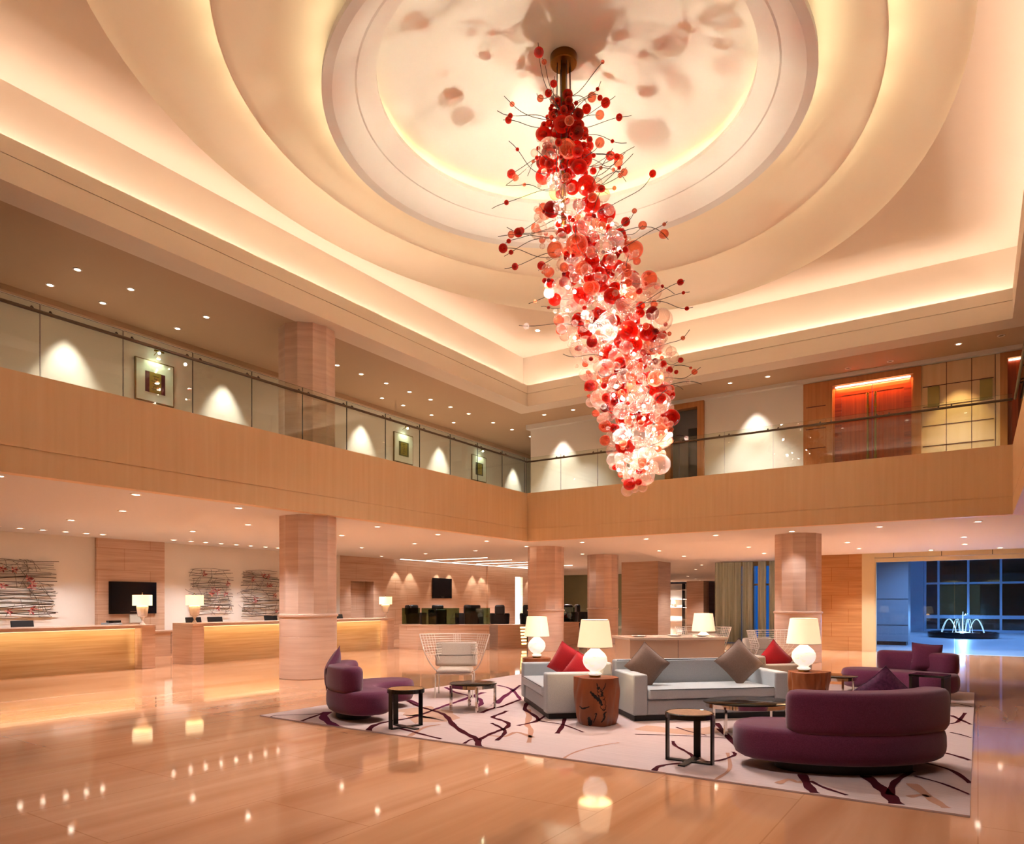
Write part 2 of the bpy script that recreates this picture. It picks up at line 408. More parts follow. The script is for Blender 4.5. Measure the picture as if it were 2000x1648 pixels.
ringlights(3.08, 3.08, 9.77, 3.3, 3.3, 9.87, 1.7, '#ffee80', 28)
# roof slab above everything
struct(MB().box(-15, 6.2, YN-.2, 30.2, 10.5, 10.7).build('ceiling_roof', 'gallery_ceiling', smooth=False))
# ---- walls
wall('wall_gallery_left', 'paint_gallery', (-15, -14.8, YN, 30, ZG, ZU))
wall('wall_gallery_end', 'paint_gallery', (-15, -12.2, 30, 30.2, ZG, ZU))
wall('wall_gallery_back', 'paint_gallery', (-12.2, -7.57, 19.5, 19.7, ZG, ZU), (-6.42, -3.79, 19.5, 19.7, ZG, ZU), (-12.2, -12.0, 19.7, 30, ZG, ZU), (-7.57, -6.42, 19.5, 19.7, 7.25, ZU))
wall('wall_gallery_right', 'paint_gallery', (6, 6.2, YN, 19.7, ZG, ZU))
m = MB(); m.box(-12.3, -7.6, 19.36, 19.5, 7.2, 7.349); m.box(-7.6, 6, 19.36, 19.5, 7.255, 7.349); m.box(-12.3, -12.2, 19.5, 29.9, 7.2, 7.349)
struct(m.build('trim_crown_back', 'paint_gallery', smooth=False))
wall('trim_crown_left', 'gallery_ceiling', (-14.8, -14.7, YN, 30, 7.24, 7.35))
wall('wall_near', 'veneer', (-30, 8, YN-.2, YN, 0, 10.5))
wall('wall_right', 'veneer', (7, 7.2, YN, 25, 0, ZC))
wall('wall_reception', 'paint_white', (-20.7, -20.5, YN, 18.9, 0, ZC))
wall('wall_stone', 'travertine', (-20.7, -20.5, 18.9, 19.46, 0, ZC), (-20.7, -20.5, 19.46, 20.72, 2.4, ZC), (-20.7, -20.5, 20.72, 28.6, 0, ZC),
     (-20.7, -20.42, 28.6, 31.1, 0, ZC), (-20.7, -20.5, 31.1, 31.95, 2.9, ZC), (-20.7, -20.5, 31.95, 36.5, 0, ZC), (-21.2, -21.0, 19.3, 20.9, 0, ZC), (-21.0, -20.7, 19.3, 19.46, 0, ZC), (-21.0, -20.7, 20.72, 20.9, 0, ZC))
wall('trim_stone_panel', 'travertine', (-20.5, -20.4, 9.88, 11.84, 0, ZC))
struct(MB().box(-20.68, -20.66, 31.1, 31.95, 0, 2.9).build('window_3', 'niche_light', smooth=False))
wall('wall_green_far', 'green_wall', (-30, -16.2, 42, 42.2, 0, ZC))
wall('wall_far', 'travertine', (-30, -4, 66, 66.2, 0, ZC))
wall('wall_hall_left', 'oak_panel', (-24.2, -24, 36.5, 42, 0, ZC), (-24, -20.7, 36.5, 36.7, 0, ZC))
wall('wall_hall_right', 'paint_white', (-8.5, -8.3, 27.9, 66, 0, ZC))
wall('wall_entrance', 'oak_panel', (-4.35, -3.1, 25.0, 25.25, 0, 3.14))
# ------------------------------------------------------------------ entrance glazing (window_1) and what lies outside
m = MB(); m.box(-3.1, -2.74, 24.97, 25.25, 0, 3.0); m.box(-3.1, 7, 24.98, 25.25, 2.98, 3.14)
e = struct(m.build('window_1', 'panel_stone_light', smooth=False))
m = MB(); m.box(-2.74, 7, 25.0, 25.2, 2.84, 2.965); m.box(-2.74, -2.70, 24.99, 25.22, 0, 2.84); m.build('frame', 'panel_stone_light', e, smooth=False)
m = MB()
for x in (-2.2, -.92, .36, 1.64): m.box(x-.008, x+.008, 24.975, 24.99, 2.98, 3.12)
m.build('panel_joint', 'black_matte', e, smooth=False)
for k, (a, b) in enumerate(((-2.70, -.6), (-.58, 1.5), (1.52, 3.6), (3.62, 7))): MB().box(a, b, 25.09, 25.105, 0.01, 2.84).build('pane', 'entrance_glass', e, smooth=False)
m = MB(); m.box(-4.6, -2.12, 29.4, 30.4, .12, 4.55)
o = m.build('stone_wall_block', 'outdoor_grey', smooth=False); tag(o, 'grey panelled wall block outside behind the left end of the entrance glass', 'wall')
m = MB(); m.box(-4.55, -2.2, 29.5, 30.35, -.02, .12); m.build('plinth', 'black_matte', o, smooth=False)
m = MB()
for z in (1.68, .72): m.box(-4.6, -2.12, 29.392, 29.4, z-.008, z+.008)
m.build('panel_joint', 'black_matte', o, smooth=False)
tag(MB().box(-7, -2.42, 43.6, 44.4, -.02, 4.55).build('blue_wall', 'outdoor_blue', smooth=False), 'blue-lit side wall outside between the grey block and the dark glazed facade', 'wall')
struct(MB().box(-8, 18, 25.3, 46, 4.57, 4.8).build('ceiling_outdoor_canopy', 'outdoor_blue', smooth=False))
fa = thing('glazed_facade', 'dark glazed building facade with pale blue mullions seen beyond the fountain', 'building', (0, 43.8, 0))
MB().box(-2.4, 16, .35, .5, 0, 4.55).build('backing_wall', 'facade_dark', fa, smooth=False)  # dark plane stands in for the dim interior behind the glass
def fx(px): return None
xs = [-1.75, -.42, .98, 2.45, 3.92, 5.4, 6.8, 8.3, 9.8]
for x in [-2.36]+xs: MB().box(x-.05, x+.05, -.1, .1, -.02, 4.55).build('mullion', 'facade_metal', fa, smooth=False)
for z, h in ((2.55, .05), (.78, .09), (.05, .07)): MB().box(-2.4, 16, -.08, .08, z-h, z+h).build('transom', 'facade_metal', fa, smooth=False)
MB().box(4.55, 4.85, -.35, -.05, -.02, 4.55).build('post', 'facade_metal', fa, smooth=False)
MB().box(-1.7, .1, .22, .3, .9, 2.45).build('painted_lit_panel', 'facade_lit_tone', fa, smooth=False)  # warm colour painted in place of a dimly lit interior
MB().box(2.5, 3.8, .22, .3, 1.7, 2.45).build('painted_lit_panel', 'art_olive', fa, smooth=False)
MB().box(2.75, 3.85, .15, .25, .35, 1.55).build('blue_panel', 'outdoor_blue_glow', fa, smooth=False)
MB().box(-2.35, 16, .0, .015, .1, 4.55).build('glazing', 'clear_glass', fa, smooth=False)
fo = thing('fountain', 'round dark fountain basin with glowing white water jets outside the entrance glass', 'fountain', (-.57, 37.4, -.02))
m = MB(); m.lathe([(1.2, 0), (1.36, .04), (1.36, .24), (1.27, .26), (1.22, .2), (.2, .18)], 40); m.build('basin', 'black_gloss', fo)
MB().tube([(0, 0, .2), (0, 0, .7), (.01, 0, 1.15)], [.035, .022, .01], 8).build('water_jet', 'water_glow', fo)
for a in range(8):
    th = a*pi/4+.35
    P = [((.25+.62*t)*cos(th), (.25+.62*t)*sin(th), .2+.62*4*t*(1-t)) for t in [k/12 for k in range(13)]]
    MB().tube(P, .008, 5).build('water_arc', 'water_glow', fo)
MB().lathe([(.3, 0), (.22, .05), (.08, .08)], 16, (0, 0, .2)).build('foam', 'water_glow', fo)
point((-.57, 37.4, .75), 260, '#9fd0ff', .1)
for x, y in ((-1.5, 27.2), (1.6, 27.2), (-.6, 33), (3.5, 33), (-1.5, 39), (3, 40), (7, 36)):  # blue spots under the canopy, added to light the exterior
    spot((x, y, 4.55), 800, 120, .7, '#a8caff')
spot((1, 25.9, 4.4), 500, 70, .5, '#ffe9cc'); spot((-1.6, 25.9, 4.4), 500, 70, .5, '#ffe9cc')
# ------------------------------------------------------------------ curtained window (window_2)
wy = 27.55
m = MB(); m.box(-8.6, -4.4, wy, wy+.12, 2.95, 3.14)
for x in (-8.55, -7.2, -6.35, -5.8, -4.9): m.box(x-.03, x+.03, wy, wy+.1, 0, 2.95)
m.box(-8.6, -4.4, wy, wy+.1, 2.2, 2.27)
e = struct(m.build('window_2', 'frame_green', smooth=False))
MB().box(-8.55, -4.4, wy+.04, wy+.055, 0, 2.95).build('pane', 'entrance_glass', e, smooth=False)
tag(MB().box(-8.1, -4.0, 31.5, 31.7, -.02, 5).build('night_backdrop', 'outdoor_blue_glow', smooth=False), 'glowing blue backdrop standing in for the night seen between the green curtains', 'wall')  # added glowing board in place of the dark blue night outside
def curtain(x0, x1, label, n=14):
    P = []
    K = int((x1-x0)/.02)+1
    for z in (0.02, .8, 1.6, 2.4, 3.1):
        P.append([(x0+(x1-x0)*i/K, 27.2+.06*sin(2*pi*(x0+(x1-x0)*i/K)/.24)*(1-.15*z/3)+.02*sin(7*z+i*.3), z) for i in range(K+1)])
    m = MB(); m.grid(P); m.grid([[(a, b+.012, c_) for a, b, c_ in r] for r in P])
    o = m.build('curtain', 'curtain', ang=80); tag(o, label, 'curtain', 'green curtains of the hall window'); return o
curtain(-8.55, -7.52, 'wide pleated green curtain nearest the far pillar, leftmost at the window')
curtain(-7.48, -7.12, 'narrow green curtain panel just left of the window handle gap')
curtain(-6.92, -6.62, 'narrow green curtain right of the blue gap, hard against the round column')
curtain(-6.5, -4.6, 'green curtain mostly hidden behind the round column at right')
# ------------------------------------------------------------------ columns
def column_parts(t, h, drum=True, r=.585):
    K = 12
    def poly(rr, z, sub=6):
        P = []
        for i in range(K):
            a0, a1 = 2*pi*i/K, 2*pi*(i+1)/K
            for k in range(sub):
                f = k/sub
                x = rr*(cos(a0)*(1-f)+cos(a1)*f); y = rr*(sin(a0)*(1-f)+sin(a1)*f)
                s_ = 1-.035*sin(pi*f)
                P.append((x*s_, y*s_, z))
        return P
    z = 0
    if drum:
        m = MB(); m.lathe([(r-.01, 0), (r, .01), (r, .86), (r-.004, .866), (r, .872), (r, 1.27), (r+.03, 1.29), (r+.03, 1.32), (r-.01, 1.345)], 48); m.build('drum', 'column_stone', t, ang=30)
        z = 1.345
    m = MB(); m.rings([poly(r+.005, z), poly(r+.005, h)]); m.build('fluted_shaft', 'column_stone', t, ang=20)
for (x, y, lb, dz, h, dr) in ((-11.8, 10.0, 'round fluted stone column standing in front of the reception desk', 0, ZC, True),
                          (-11.8, 19.8, 'round fluted stone column behind the white globe lamp left of the red cushions', 0, ZC, True),
                          (-4.0, 19.8, 'round fluted stone column behind the lamp on the right tree stump', 0, ZC, True),
                          (-12.0, 24.4, 'pale fluted column at the far end of the curved counter, beside the square pillar', 0, ZC, True),
                          (-11.95, 10.1, 'fluted column on the upper gallery behind the glass balustrade', ZG, ZU-ZG, False)):
    column_parts(thing('column', lb, 'column', (x, y, dz)), h, dr)
def pillar(x, y, wx, wy_, lb):
    m = MB(); m.box(-wx/2, wx/2, -wy_/2, wy_/2, 0, ZC); o = m.build('square_pillar', 'travertine_slab', smooth=False); o.location = (x, y, 0); tag(o, lb, 'pillar')
pillar(-12.62, 30.1, 1.75, 1.5, 'wide square travertine pillar behind the peach console')
pillar(-20.55, 60.6, 1.5, 1.5, 'farthest square travertine pillar, left of the green curtains')
# ------------------------------------------------------------------ gallery doors, panels, plaques
d = struct(MB().box(-7.57, -7.39, 19.42, 19.6, ZG, 7.25).box(-6.61, -6.42, 19.42, 19.6, ZG, 7.25).box(-7.39, -6.61, 19.42, 19.6, 7.1, 7.25).build('door_1', 'veneer_orange', smooth=False))
MB().box(-7.03, -6.61, 19.9, 19.96, ZG, 6.62).build('door_leaf', 'black_matte', d, smooth=False)
wall('wall_lobby_back', 'paint_gallery', (-8.2, -5.8, 20.6, 20.7, ZG, ZU), (-8.3, -8.2, 19.7, 20.7, ZG, ZU), (-5.8, -5.7, 19.7, 20.7, ZG, ZU))
m = MB(); m.box(-3.79, -3.09, 19.44, 19.6, ZG, 7.24); m.box(-3.09, -1.3, 19.44, 19.6, 7.09, 7.24); m.box(-1.3, -1.13, 19.44, 19.6, ZG, 7.24)
p = struct(m.build('trim_door_surround', 'veneer_orange', smooth=False))
m = MB()
for z in (5.55, 6.05, 6.62): m.box(-3.72, -3.25, 19.432, 19.44, z-.008, z+.008)
m.build('panel_joint', 'art_red', p, smooth=False)
d = struct(MB().box(-3.09, -3.05, 19.5, 19.6, ZG, 7.05).box(-1.34, -1.3, 19.5, 19.6, ZG, 7.05).box(-3.09, -1.3, 19.5, 19.6, 7.05, 7.09).build('door_2', 'veneer_orange', smooth=False))
for s in (-1, 1):
    xa, xb = (-3.05, -2.2) if s < 0 else (-2.19, -1.34)
    lf = MB().box(xa, xb, 19.54, 19.59, ZG, 7.05).build('door_leaf', 'door_mahogany', d, smooth=False)
    e0, e1 = (xa, xa+.16) if s < 0 else (xb-.16, xb)
    MB().box(e0, e1, 19.532, 19.54, ZG, 7.05).build('cross_band', 'door_mahogany_cross', lf, smooth=False)
    MB().box(xa+.01, xb-.01, 19.531, 19.54, 6.82, 7.05).build('top_band', 'door_mahogany_cross', lf, smooth=False)
    hx = -2.2+s*.085
    h_ = MB().lathe([(.022, 4.95), (.022, 6.75)], 12, (hx, 19.46, 0)).build('pull_handle', 'antique_brass', lf)
    m = MB()
    for z in (5.2, 6.45, 6.75): m.lathe([(.034, z-.04), (.034, z+.04)], 12, (hx, 19.46, 0))
    m.build('collar', 'brass', h_)
MB().box(-3.03, -1.36, 19.47, 19.52, 7.03, 7.06).build('light_strip', 'door_strip', d, smooth=False)
strip((-2.2, 19.47, 7.02), (-2.2, 19.54, 6.2), (1.65, .03), 22, '#ff9a60', (1, 0, 0))
p = struct(MB().box(-1.13, .42, 19.47, 19.6, ZG, 7.24).build('trim_panelling', 'veneer', smooth=False))
m = MB()
for z in (5.3, 5.78, 6.24, 6.72): m.box(-1.1, .3, 19.462, 19.47, z-.007, z+.007)
for x in (-.62, -.12, .33): m.box(x-.006, x+.006, 19.462, 19.47, ZG, 7.24)
m.build('panel_joint', 'art_red', p, smooth=False)
for x, lb in ((-.88, 'square brass wall plaque nearer the double doors on the gallery'), (.155, 'square brass wall plaque nearer the right end of the gallery panelling')):
    o = thing('wall_plaque', lb, 'plaque', (x, 19.44, 6.46), 0)
    MB().box(-.12, .12, 0, .03, -.24, .24).build('plate', 'antique_brass', o, smooth=False)
    MB().box(-.1, .1, -.006, 0, -.22, .22).build('raised_panel', 'antique_brass', o, smooth=False)
d = struct(MB().box(.42, .56, 19.44, 19.6, ZG, 7.24).box(.56, 2.4, 19.44, 19.6, 7.1, 7.24).box(2.4, 6, 19.44, 19.6, ZG, 7.24).build('door_3', 'veneer_orange', smooth=False))
MB().box(.56, 2.4, 19.54, 19.59, ZG, 7.1).build('door_leaf', 'door_mahogany', d, smooth=False)
MB().box(.58, 2.38, 19.47, 19.52, 7.05, 7.08).build('light_strip', 'door_strip', d, smooth=False)
# ------------------------------------------------------------------ glass balustrades
def balustrade(name, label, pts, axis, fixed, inward):
    t = thing(name, label, 'balustrade', ((fixed, pts[0], ZF) if axis == 'y' else (pts[0], fixed, ZF)))
    L = [p-pts[0] for p in pts]
    def bx(m, a, b, c0, c1, z0, z1_):
        if axis == 'y': m.box(c0, c1, a, b, z0, z1_)
        else: m.box(a, b, c0, c1, z0, z1_)
    for a, b in zip(L[:-1], L[1:]):
        m = MB(); bx(m, a+.006, b-.006, -.007, .007, -.03, 1.06)
        m2 = MB(); m2.v = m.v; m2.f = m.f
        m2.mi = [1, 1] + ([1, 0, 1, 0] if axis == 'y' else [0, 1, 0, 1])
        m2.build('glass_panel', ['clear_glass', 'glass_edge'], t, smooth=False)
    k = .06*inward
    A, B = L[0], L[-1]
    P = [(k, A, .93), (k, B, .93)] if axis == 'y' else [(A, k, .93), (B, k, .93)]
    MB().tube(P, .026, 10).build('handrail', 'rail_metal', t)
    for q in L[1:-1]:
        for o in (-.12, .12):
            m = MB(); P = [(0, q+o, .96), (k*.5, q+o, .985), (k, q+o, .955)] if axis == 'y' else [(q+o, 0, .96), (q+o, k*.5, .985), (q+o, k, .955)]
            m.tube(P, .016, 6); m.build('rail_bracket', 'rail_metal', t)
    m = MB(); bx(m, A, B, -.02, .02, -.012, .012); m.build('base_shoe', 'rail_metal', t, smooth=False)
balustrade('glass_balustrade', 'glass balustrade with dark handrail along the long left gallery', [YB-1.172*k for k in range(15, -1, -1)], 'y', XL-.1, 1)
balustrade('glass_balustrade', 'glass balustrade with dark handrail along the gallery facing the double doors', [XL-.1+1.178*k for k in range(11)], 'x', YB+.1, -1)
balustrade('glass_balustrade', 'glass balustrade of the right gallery seen edge-on at the right frame edge', [YB-1.172*k for k in range(6, -1, -1)], 'y', XR+.1, -1)
# ------------------------------------------------------------------ pictures on the gallery wall
def picture(y, label, mid, inner, tri, short):
    t = thing('framed_picture', label, 'picture', (-14.8, y, 6.31))
    MB().box(0, .04, -.43, .43, -.45, .45).build('frame', 'frame_gold', t, smooth=False)
    MB().box(.04, .045, -.405, .405, -.425, .425).build('mat_board', 'mat_board', t, smooth=False)
    a = MB().box(.045, .05, -.22, .22, -.24, .2).build('artwork', mid, t, smooth=False)
    m = MB(); w = .13 if tri else .14
    m.box(.05, .053, -w, w, -.2 if not tri else -.24, .17 if not tri else .2); b = m.build('centre_panel', inner, a, smooth=False)
    m = MB()
    for k in range(6):
        z = .12-.055*k; m.box(.053, .0545, -.06+.03*sin(k*2.1), .05+.03*cos(k*1.7), z-.006, z+.006); m.box(.053, .0545, -.02+.04*sin(k), -.01+.04*sin(k), z-.04, z)
    m.build('brush_mark', 'art_ink', a, smooth=False)
    l = thing('picture_light', 'lit picture lamp above the '+short, 'picture light', (-14.8, y, 6.9))
    MB().tube([(0, 0, 0), (.12, 0, .05), (.2, 0, .04)], .008, 6).build('arm', 'brass', l)
    MB().tube([(.2, -.1, .04), (.2, .1, .04)], .022, 8).build('lamp_hood', 'brass', l)
    MB().sphere((.2, 0, .01), .03, 10, 7).build('bulb', 'picture_bulb', l)
    spot((-14.58, y, 6.9), 14, 120, .8, '#efffd8', (-14.8, y, 6.3))
picture(8.355, 'framed red and gold artwork nearest the camera on the gallery wall', 'art_red', 'art_gold', True, 'nearest red and gold artwork')
picture(16.21, 'framed olive and gold artwork, middle of the three on the gallery wall', 'art_olive', 'art_gold', False, 'middle olive artwork on the gallery')
picture(20.15, 'framed dark artwork farthest along the gallery wall', 'art_dark', 'art_gold', False, 'farthest dark artwork on the gallery')
# ------------------------------------------------------------------ downlights
def make_downlight(glow, r=.06):
    m = MB(); m.lathe([(r, 0), (r, -.012), (r*1.45, -.012), (r*1.5, 0)], 20, (0, 0, 0), False, False)
    a = m.build('trim_ring', 'white_enamel'); b = MB().lathe([(r, -.004), (r*.5, -.006)], 20).build('lens', glow)
    return a, b
dl_bright = make_downlight('downlight_glow', .062); dl_soft = make_downlight('downlight_glow_soft', .05)
firstdl = {}
def downlight(x, y, z, label, group, power, ang=100, src='b', blend=.7, col='#f8f6fa', to=None):
    t = thing('downlight', label, 'downlight', (x, y, z), 0, group)
    for o in (dl_bright if src == 'b' else dl_soft):
        if src not in firstdl or o not in firstdl[src]:
            firstdl.setdefault(src, []).append(o); c_ = o
        else:
            c_ = o.copy(); COL.objects.link(c_)
        c_.parent = t
    if power: spot((x, y, z-.02), power, ang, blend, col, to, .05)
PL = 250
downlight(-12.1, 19.08, ZC, 'recessed downlight tight against the top of the column behind the white globe lamp', None, 0)
for x, y in ((-11.5, 4.25), (-11.6, 6.24), (-11.65, 8.21), (-11.85, 12.1), (-11.9, 14.4), (-12.0, 16.75)):
    downlight(x, y, ZC, 'recessed downlight in the row just behind the balcony edge on the left', 'downlights along the left balcony edge', PL)
for x, y in ((-13.92, 7.23), (-14.02, 10.13), (-14.2, 13.16), (-14.36, 16.26), (-14.6, 19.7)):
    downlight(x, y, ZC, 'recessed downlight in the middle row of the left lower ceiling', 'downlights in the middle row of the lower ceiling', PL)
for x, y in ((-16.43, 7.43), (-16.51, 10.32), (-16.75, 13.4), (-16.9, 16.53), (-17.1, 19.97), (-19.5, 20.15)):
    downlight(x, y, ZC, 'recessed downlight in the ceiling row above the reception desk', 'downlights above the reception desks', PL)
for y in (7.1, 7.58, 8.08, 8.6, 9.1, 9.5, 11.47, 12.0, 12.48, 13.0, 13.52, 14.04, 14.6, 15.1):
    downlight(-19.3, y, ZC, 'small recessed downlight in the tight row washing the reception wall', 'wall washers along the reception wall', 75, 95)
for x in (-9.87, -7.83, -5.85, -3.91, -1.94, 0.0):
    downlight(x, 18.68, ZC, 'recessed downlight in the row behind the far balcony edge', 'downlights along the back balcony edge', PL if x != -3.91 else 60)
def zs(y): return ZC-.0581*max(0, min(4.3, y-20.5))
for x, y in ((-8.8, 22.1), (-5.9, 22.1), (-3.1, 22.0), (-.3, 21.9), (-8.57, 23.8), (-5.85, 23.8), (-3.0, 23.5), (-.3, 23.4)):
    downlight(x, y, zs(y), 'recessed downlight in the entrance hall ceiling before the glass doors', 'downlights in the entrance ceiling', PL*1.5)
for x, y in ((-1.17, 24.5), (.53, 24.5)):
    downlight(x, y, zs(y), 'downlight in the ceiling close against the entrance glass header', 'downlights at the entrance header', 120)
for x, y in ((-12.3, 23.3), (-14.5, 25.4), (-15.58, 30.7), (-10.3, 30.1), (-11.2, 33.6), (-13, 38), (-17, 40), (-13.5, 44), (-17, 48), (-18.5, 54), (-19.5, 39.5), (-22.5, 39.5), (-19.5, 58)):  # a few entries are added only to lighten the dark hall walls and pillar
    downlight(x, y, ZC, 'small far downlight in the ceiling of the back hall', 'downlights in the far back hall', 320 if y > 24 else 20)
PU = 240
for y in (5.98, 6.9, 8.42, 11.9, 12.7, 13.6, 14.51, 15.4, 16.31, 17.2, 18.5, 19.6, 20.77):
    downlight(-13.0, y, ZU, 'small recessed downlight in the outer row of the left gallery ceiling', 'outer row of gallery downlights', PU, 70, 's')
for y in (6.0, 6.92, 8.44, 14.53, 15.41, 16.69, 17.79):
    downlight(-14.05, y, ZU, 'small recessed downlight in the inner row of the left gallery ceiling, nearer the pictures', 'inner row of gallery downlights', PU*.6, 60, 's')
for y in (6.61, 10.03, 14.45, 17.98, 22.4):
    spot((-14.42, y, 7.3), 230, 60, .7, '#fff6ea', (-14.47, y, 4.7))
for x in (-11.14, -10.13, -5.44, -4.48, -.36):
    downlight(x, 18.59, ZU, 'small lit downlight in the gallery ceiling before the double doors', 'gallery downlights on the door side', PU, 70, 's')
for x in (-11.0, -5.0): spot((x, 19.1, 7.3), 200, 64, .7, '#fff6ea', (x, 19.16, 4.7))
spot((-.36, 18.9, 7.3), 90, 62, .5, '#ffe9a8', (-.36, 19.2, 4.7))
for x, y in ((-2.67, 19.03), (-1.75, 19.03), (.42, 18.52)):
    t = thing('downlight', 'unlit recessed downlight close above the gallery double doors', 'downlight', (x, y, ZU), 0, 'unlit downlights near the gallery doors')
    o = dl_soft[0].copy(); COL.objects.link(o); o.parent = t
    MB().lathe([(.05, -.004), (.02, -.006)], 16).build('lens', 'antique_brass', t)
downlight(-9.98, 16.31, ZT, 'single bright downlight in the corner of the atrium ceiling', None, 500, 70, to=(-6, 9.5, 0))
for x, tx in ((-9.6, -8.5), (-7.2, -6.2), (-4.8, -4.0), (-2.4, -2.0), (-.4, -.5)):  # added out of view to brighten the rug and seating
    downlight(x, 2.6, ZT, 'added unseen downlight in the near strip of the atrium ceiling, brightening the seating', 'added near atrium ceiling downlights', 200, 60, to=(tx, 6.5, 0))
del_grp = None
# linear lights over the concierge lounge
for k, y in enumerate((23.2, 25.0, 26.8, 28.6, 30.4)):
    o = MB().box(-1.6, 1.6, -.02, .02, -.012, 0).build('linear_light', 'line_light', smooth=False); o.location = (-18.2, y, ZC)
    tag(o, 'thin white light line across the ceiling above the black armchairs', 'ceiling light', 'light lines over the black armchairs')
o = MB().box(-.03, .03, -5.6, 5.6, -.014, -.002).build('linear_light', 'line_light', smooth=False); o.location = (-20.2, 27.6, ZC)
tag(o, 'long light line running along the top of the stone wall', 'ceiling light')
for y in (22.0, 22.9, 24.7, 25.6, 27.4, 28.2, 32.6): spot((-20.2, y, 3.3), 60, 62, .35, '#fff0dc', (-20.28, y, 0))
for x, y in ((-18.5, 25), (-18.5, 29), (-15.5, 27)): spot((x, y, 3.3), 250, 110, .6)
point((-20.55, 31.5, 1.6), 20, '#fff0e0', .3)
# ------------------------------------------------------------------ reception desks
def desk(y0, y1, label, posts):
    t = thing('reception_desk', label, 'desk', (-16.4, y0, 0)); L = y1-y0
    MB().box(-.9, 0, 0, L, .965, 1.04).build('desk_top', 'travertine_slab', t, smooth=False, bevel=.006, seg=2)
    ya, yb = 0, L
    for s in posts:
        a, b = (0, .32) if s == 0 else (L-.32, L)
        MB().box(-.9, -.02, a+.002, b-.002, 0, .965).build('end_post', 'travertine_slab', t, smooth=False)
        if s == 0: ya = .32
        else: yb = L-.32
    MB().box(-.5, -.34, ya, yb, 0, .965).build('front_panel', 'desk_stone', t, smooth=False)
    MB().box(-1.5, -.5, ya, yb, .7, .74).build('work_surface', 'travertine_slab', t, smooth=False)
    MB().box(-.34, -.32, ya, yb, .945, .963).build('light_strip', 'desk_strip', t, smooth=False)
    y = ya
    strip((-16.4-.12, y0+(ya+yb)/2, .955), (-16.4-.34, y0+(ya+yb)/2, .55), (yb-ya-.1, .03), 1.6*(yb-ya), '#ffe6b8', (0, 1, 0))
    for s in posts:
        yy = y0+(ya+.02 if s == 0 else yb-.02)
        strip((-16.4-.24, yy+(.03 if s == 0 else -.03), .5), (-16.74, yy+(.03 if s == 0 else -.03), .5), (.8, .03), .2, '#ffe6b8', (0, 0, 1))
desk(2.6, 9.3, 'long stone reception desk at the left frame edge with glowing recessed front', (0, 1))
desk(10.25, 17.55, 'long stone reception desk with glowing front passing behind the round column', (0, 1))
o = thing('credenza', 'low wooden cabinet behind the gap between the two reception desks', 'cabinet', (-20.1, 10.9, 0))
MB().box(-.28, .28, -1.6, 1.6, 0, .7).build('body', 'travertine_slab', o, smooth=False); MB().box(-.29, .3, -1.62, 1.62, .7, .74).build('cabinet_top', 'travertine_slab', o, smooth=False)
m = MB()
for k in range(-1, 3): m.box(.28, .286, -1.6+.8*k+.797, -1.6+.8*k+.803, .06, .69)
m.build('door_joint', 'black_matte', o, smooth=False)
def monitor(x, y, rz, label, w=.44):
    t = thing('monitor', label, 'monitor', (x, y, .742), rz)
    MB().box(-.1, .1, -.12, .12, 0, .015).build('base', 'black_matte', t, smooth=False)
    MB().box(-.015, .015, -.03, .03, .015, .2).build('stand', 'black_matte', t, smooth=False)
    m = MB().box(-.02, .02, -w/2, w/2, .12, .44); m.xf(Matrix.Rotation(radians(-14), 4, 'Y')); s = m.build('housing', 'black_matte', t, smooth=False, bevel=.006)
    m = MB().box(-.026, -.02, -w/2+.015, w/2-.015, .135, .425); m.xf(Matrix.Rotation(radians(-14), 4, 'Y')); m.build('screen', 'black_gloss', t, smooth=False)
monitor(-17.5, 6.95, 0, 'black monitor on the left reception desk below the big twig artwork')
monitor(-17.45, 10.98, 0, 'black monitor partly hidden behind the lamp on the reception desk')
monitor(-17.45, 11.62, 0, 'black monitor right of the lamp on the middle reception desk')
monitor(-17.45, 13.45, 0, 'black monitor next to the round column on the reception desk')
monitor(-17.45, 16.1, 0, 'small black monitor below the stone niche at the far reception desk', .36)
t = thing('printer', 'grey desktop printer on the reception desk below the television', 'printer', (-17.35, 8.75, .742))
MB().box(-.17, .17, -.17, .17, 0, .34).build('body', 'printer_grey', t, bevel=.02); MB().box(.02, .17, -.14, .14, .345, .4).build('paper_tray', 'dark_metal', t, bevel=.01)
MB().box(.17, .176, -.15, .15, .2, .27).build('slot', 'black_matte', t, smooth=False)
# desk lamps
def desk_lamp(x, y, label):
    t = thing('desk_lamp', label, 'lamp', (x, y, 1.04))
    MB().lathe([(.07, 0), (.075, .01), (.05, .03), (.022, .09), (.03, .13), (.06, .18), (.105, .2), (.115, .24), (.14, .43), (.125, .45), (.03, .46), (.012, .5), (.012, .72), (.004, .735)], 8).build('ceramic_body', 'ceramic_white', t, ang=20)
    m = MB(); m.lathe([(.215, .455), (.215, .71), (.2, .71), (.2, .455)], 28, cap0=False, cap1=False); m.lathe([(.2, .705), (.01, .71)], 28, cap0=False, cap1=False); m.build('lamp_shade', 'desk_shade', t, ang=30)
    MB().sphere((0, 0, .755), .014, 8, 6).build('finial', 'brass', t)
    point((x, y, 1.04+.3+.28), 4, '#ffdca8', .08)
desk_lamp(-16.72, 9.15, 'white desk lamp with drum shade in front of the television')
desk_lamp(-16.72, 10.5, 'white desk lamp with pleated drum shade left of the twig artworks')
desk_lamp(-16.66, 17.4, 'white desk lamp at the far end of the reception desk by the curved counter')
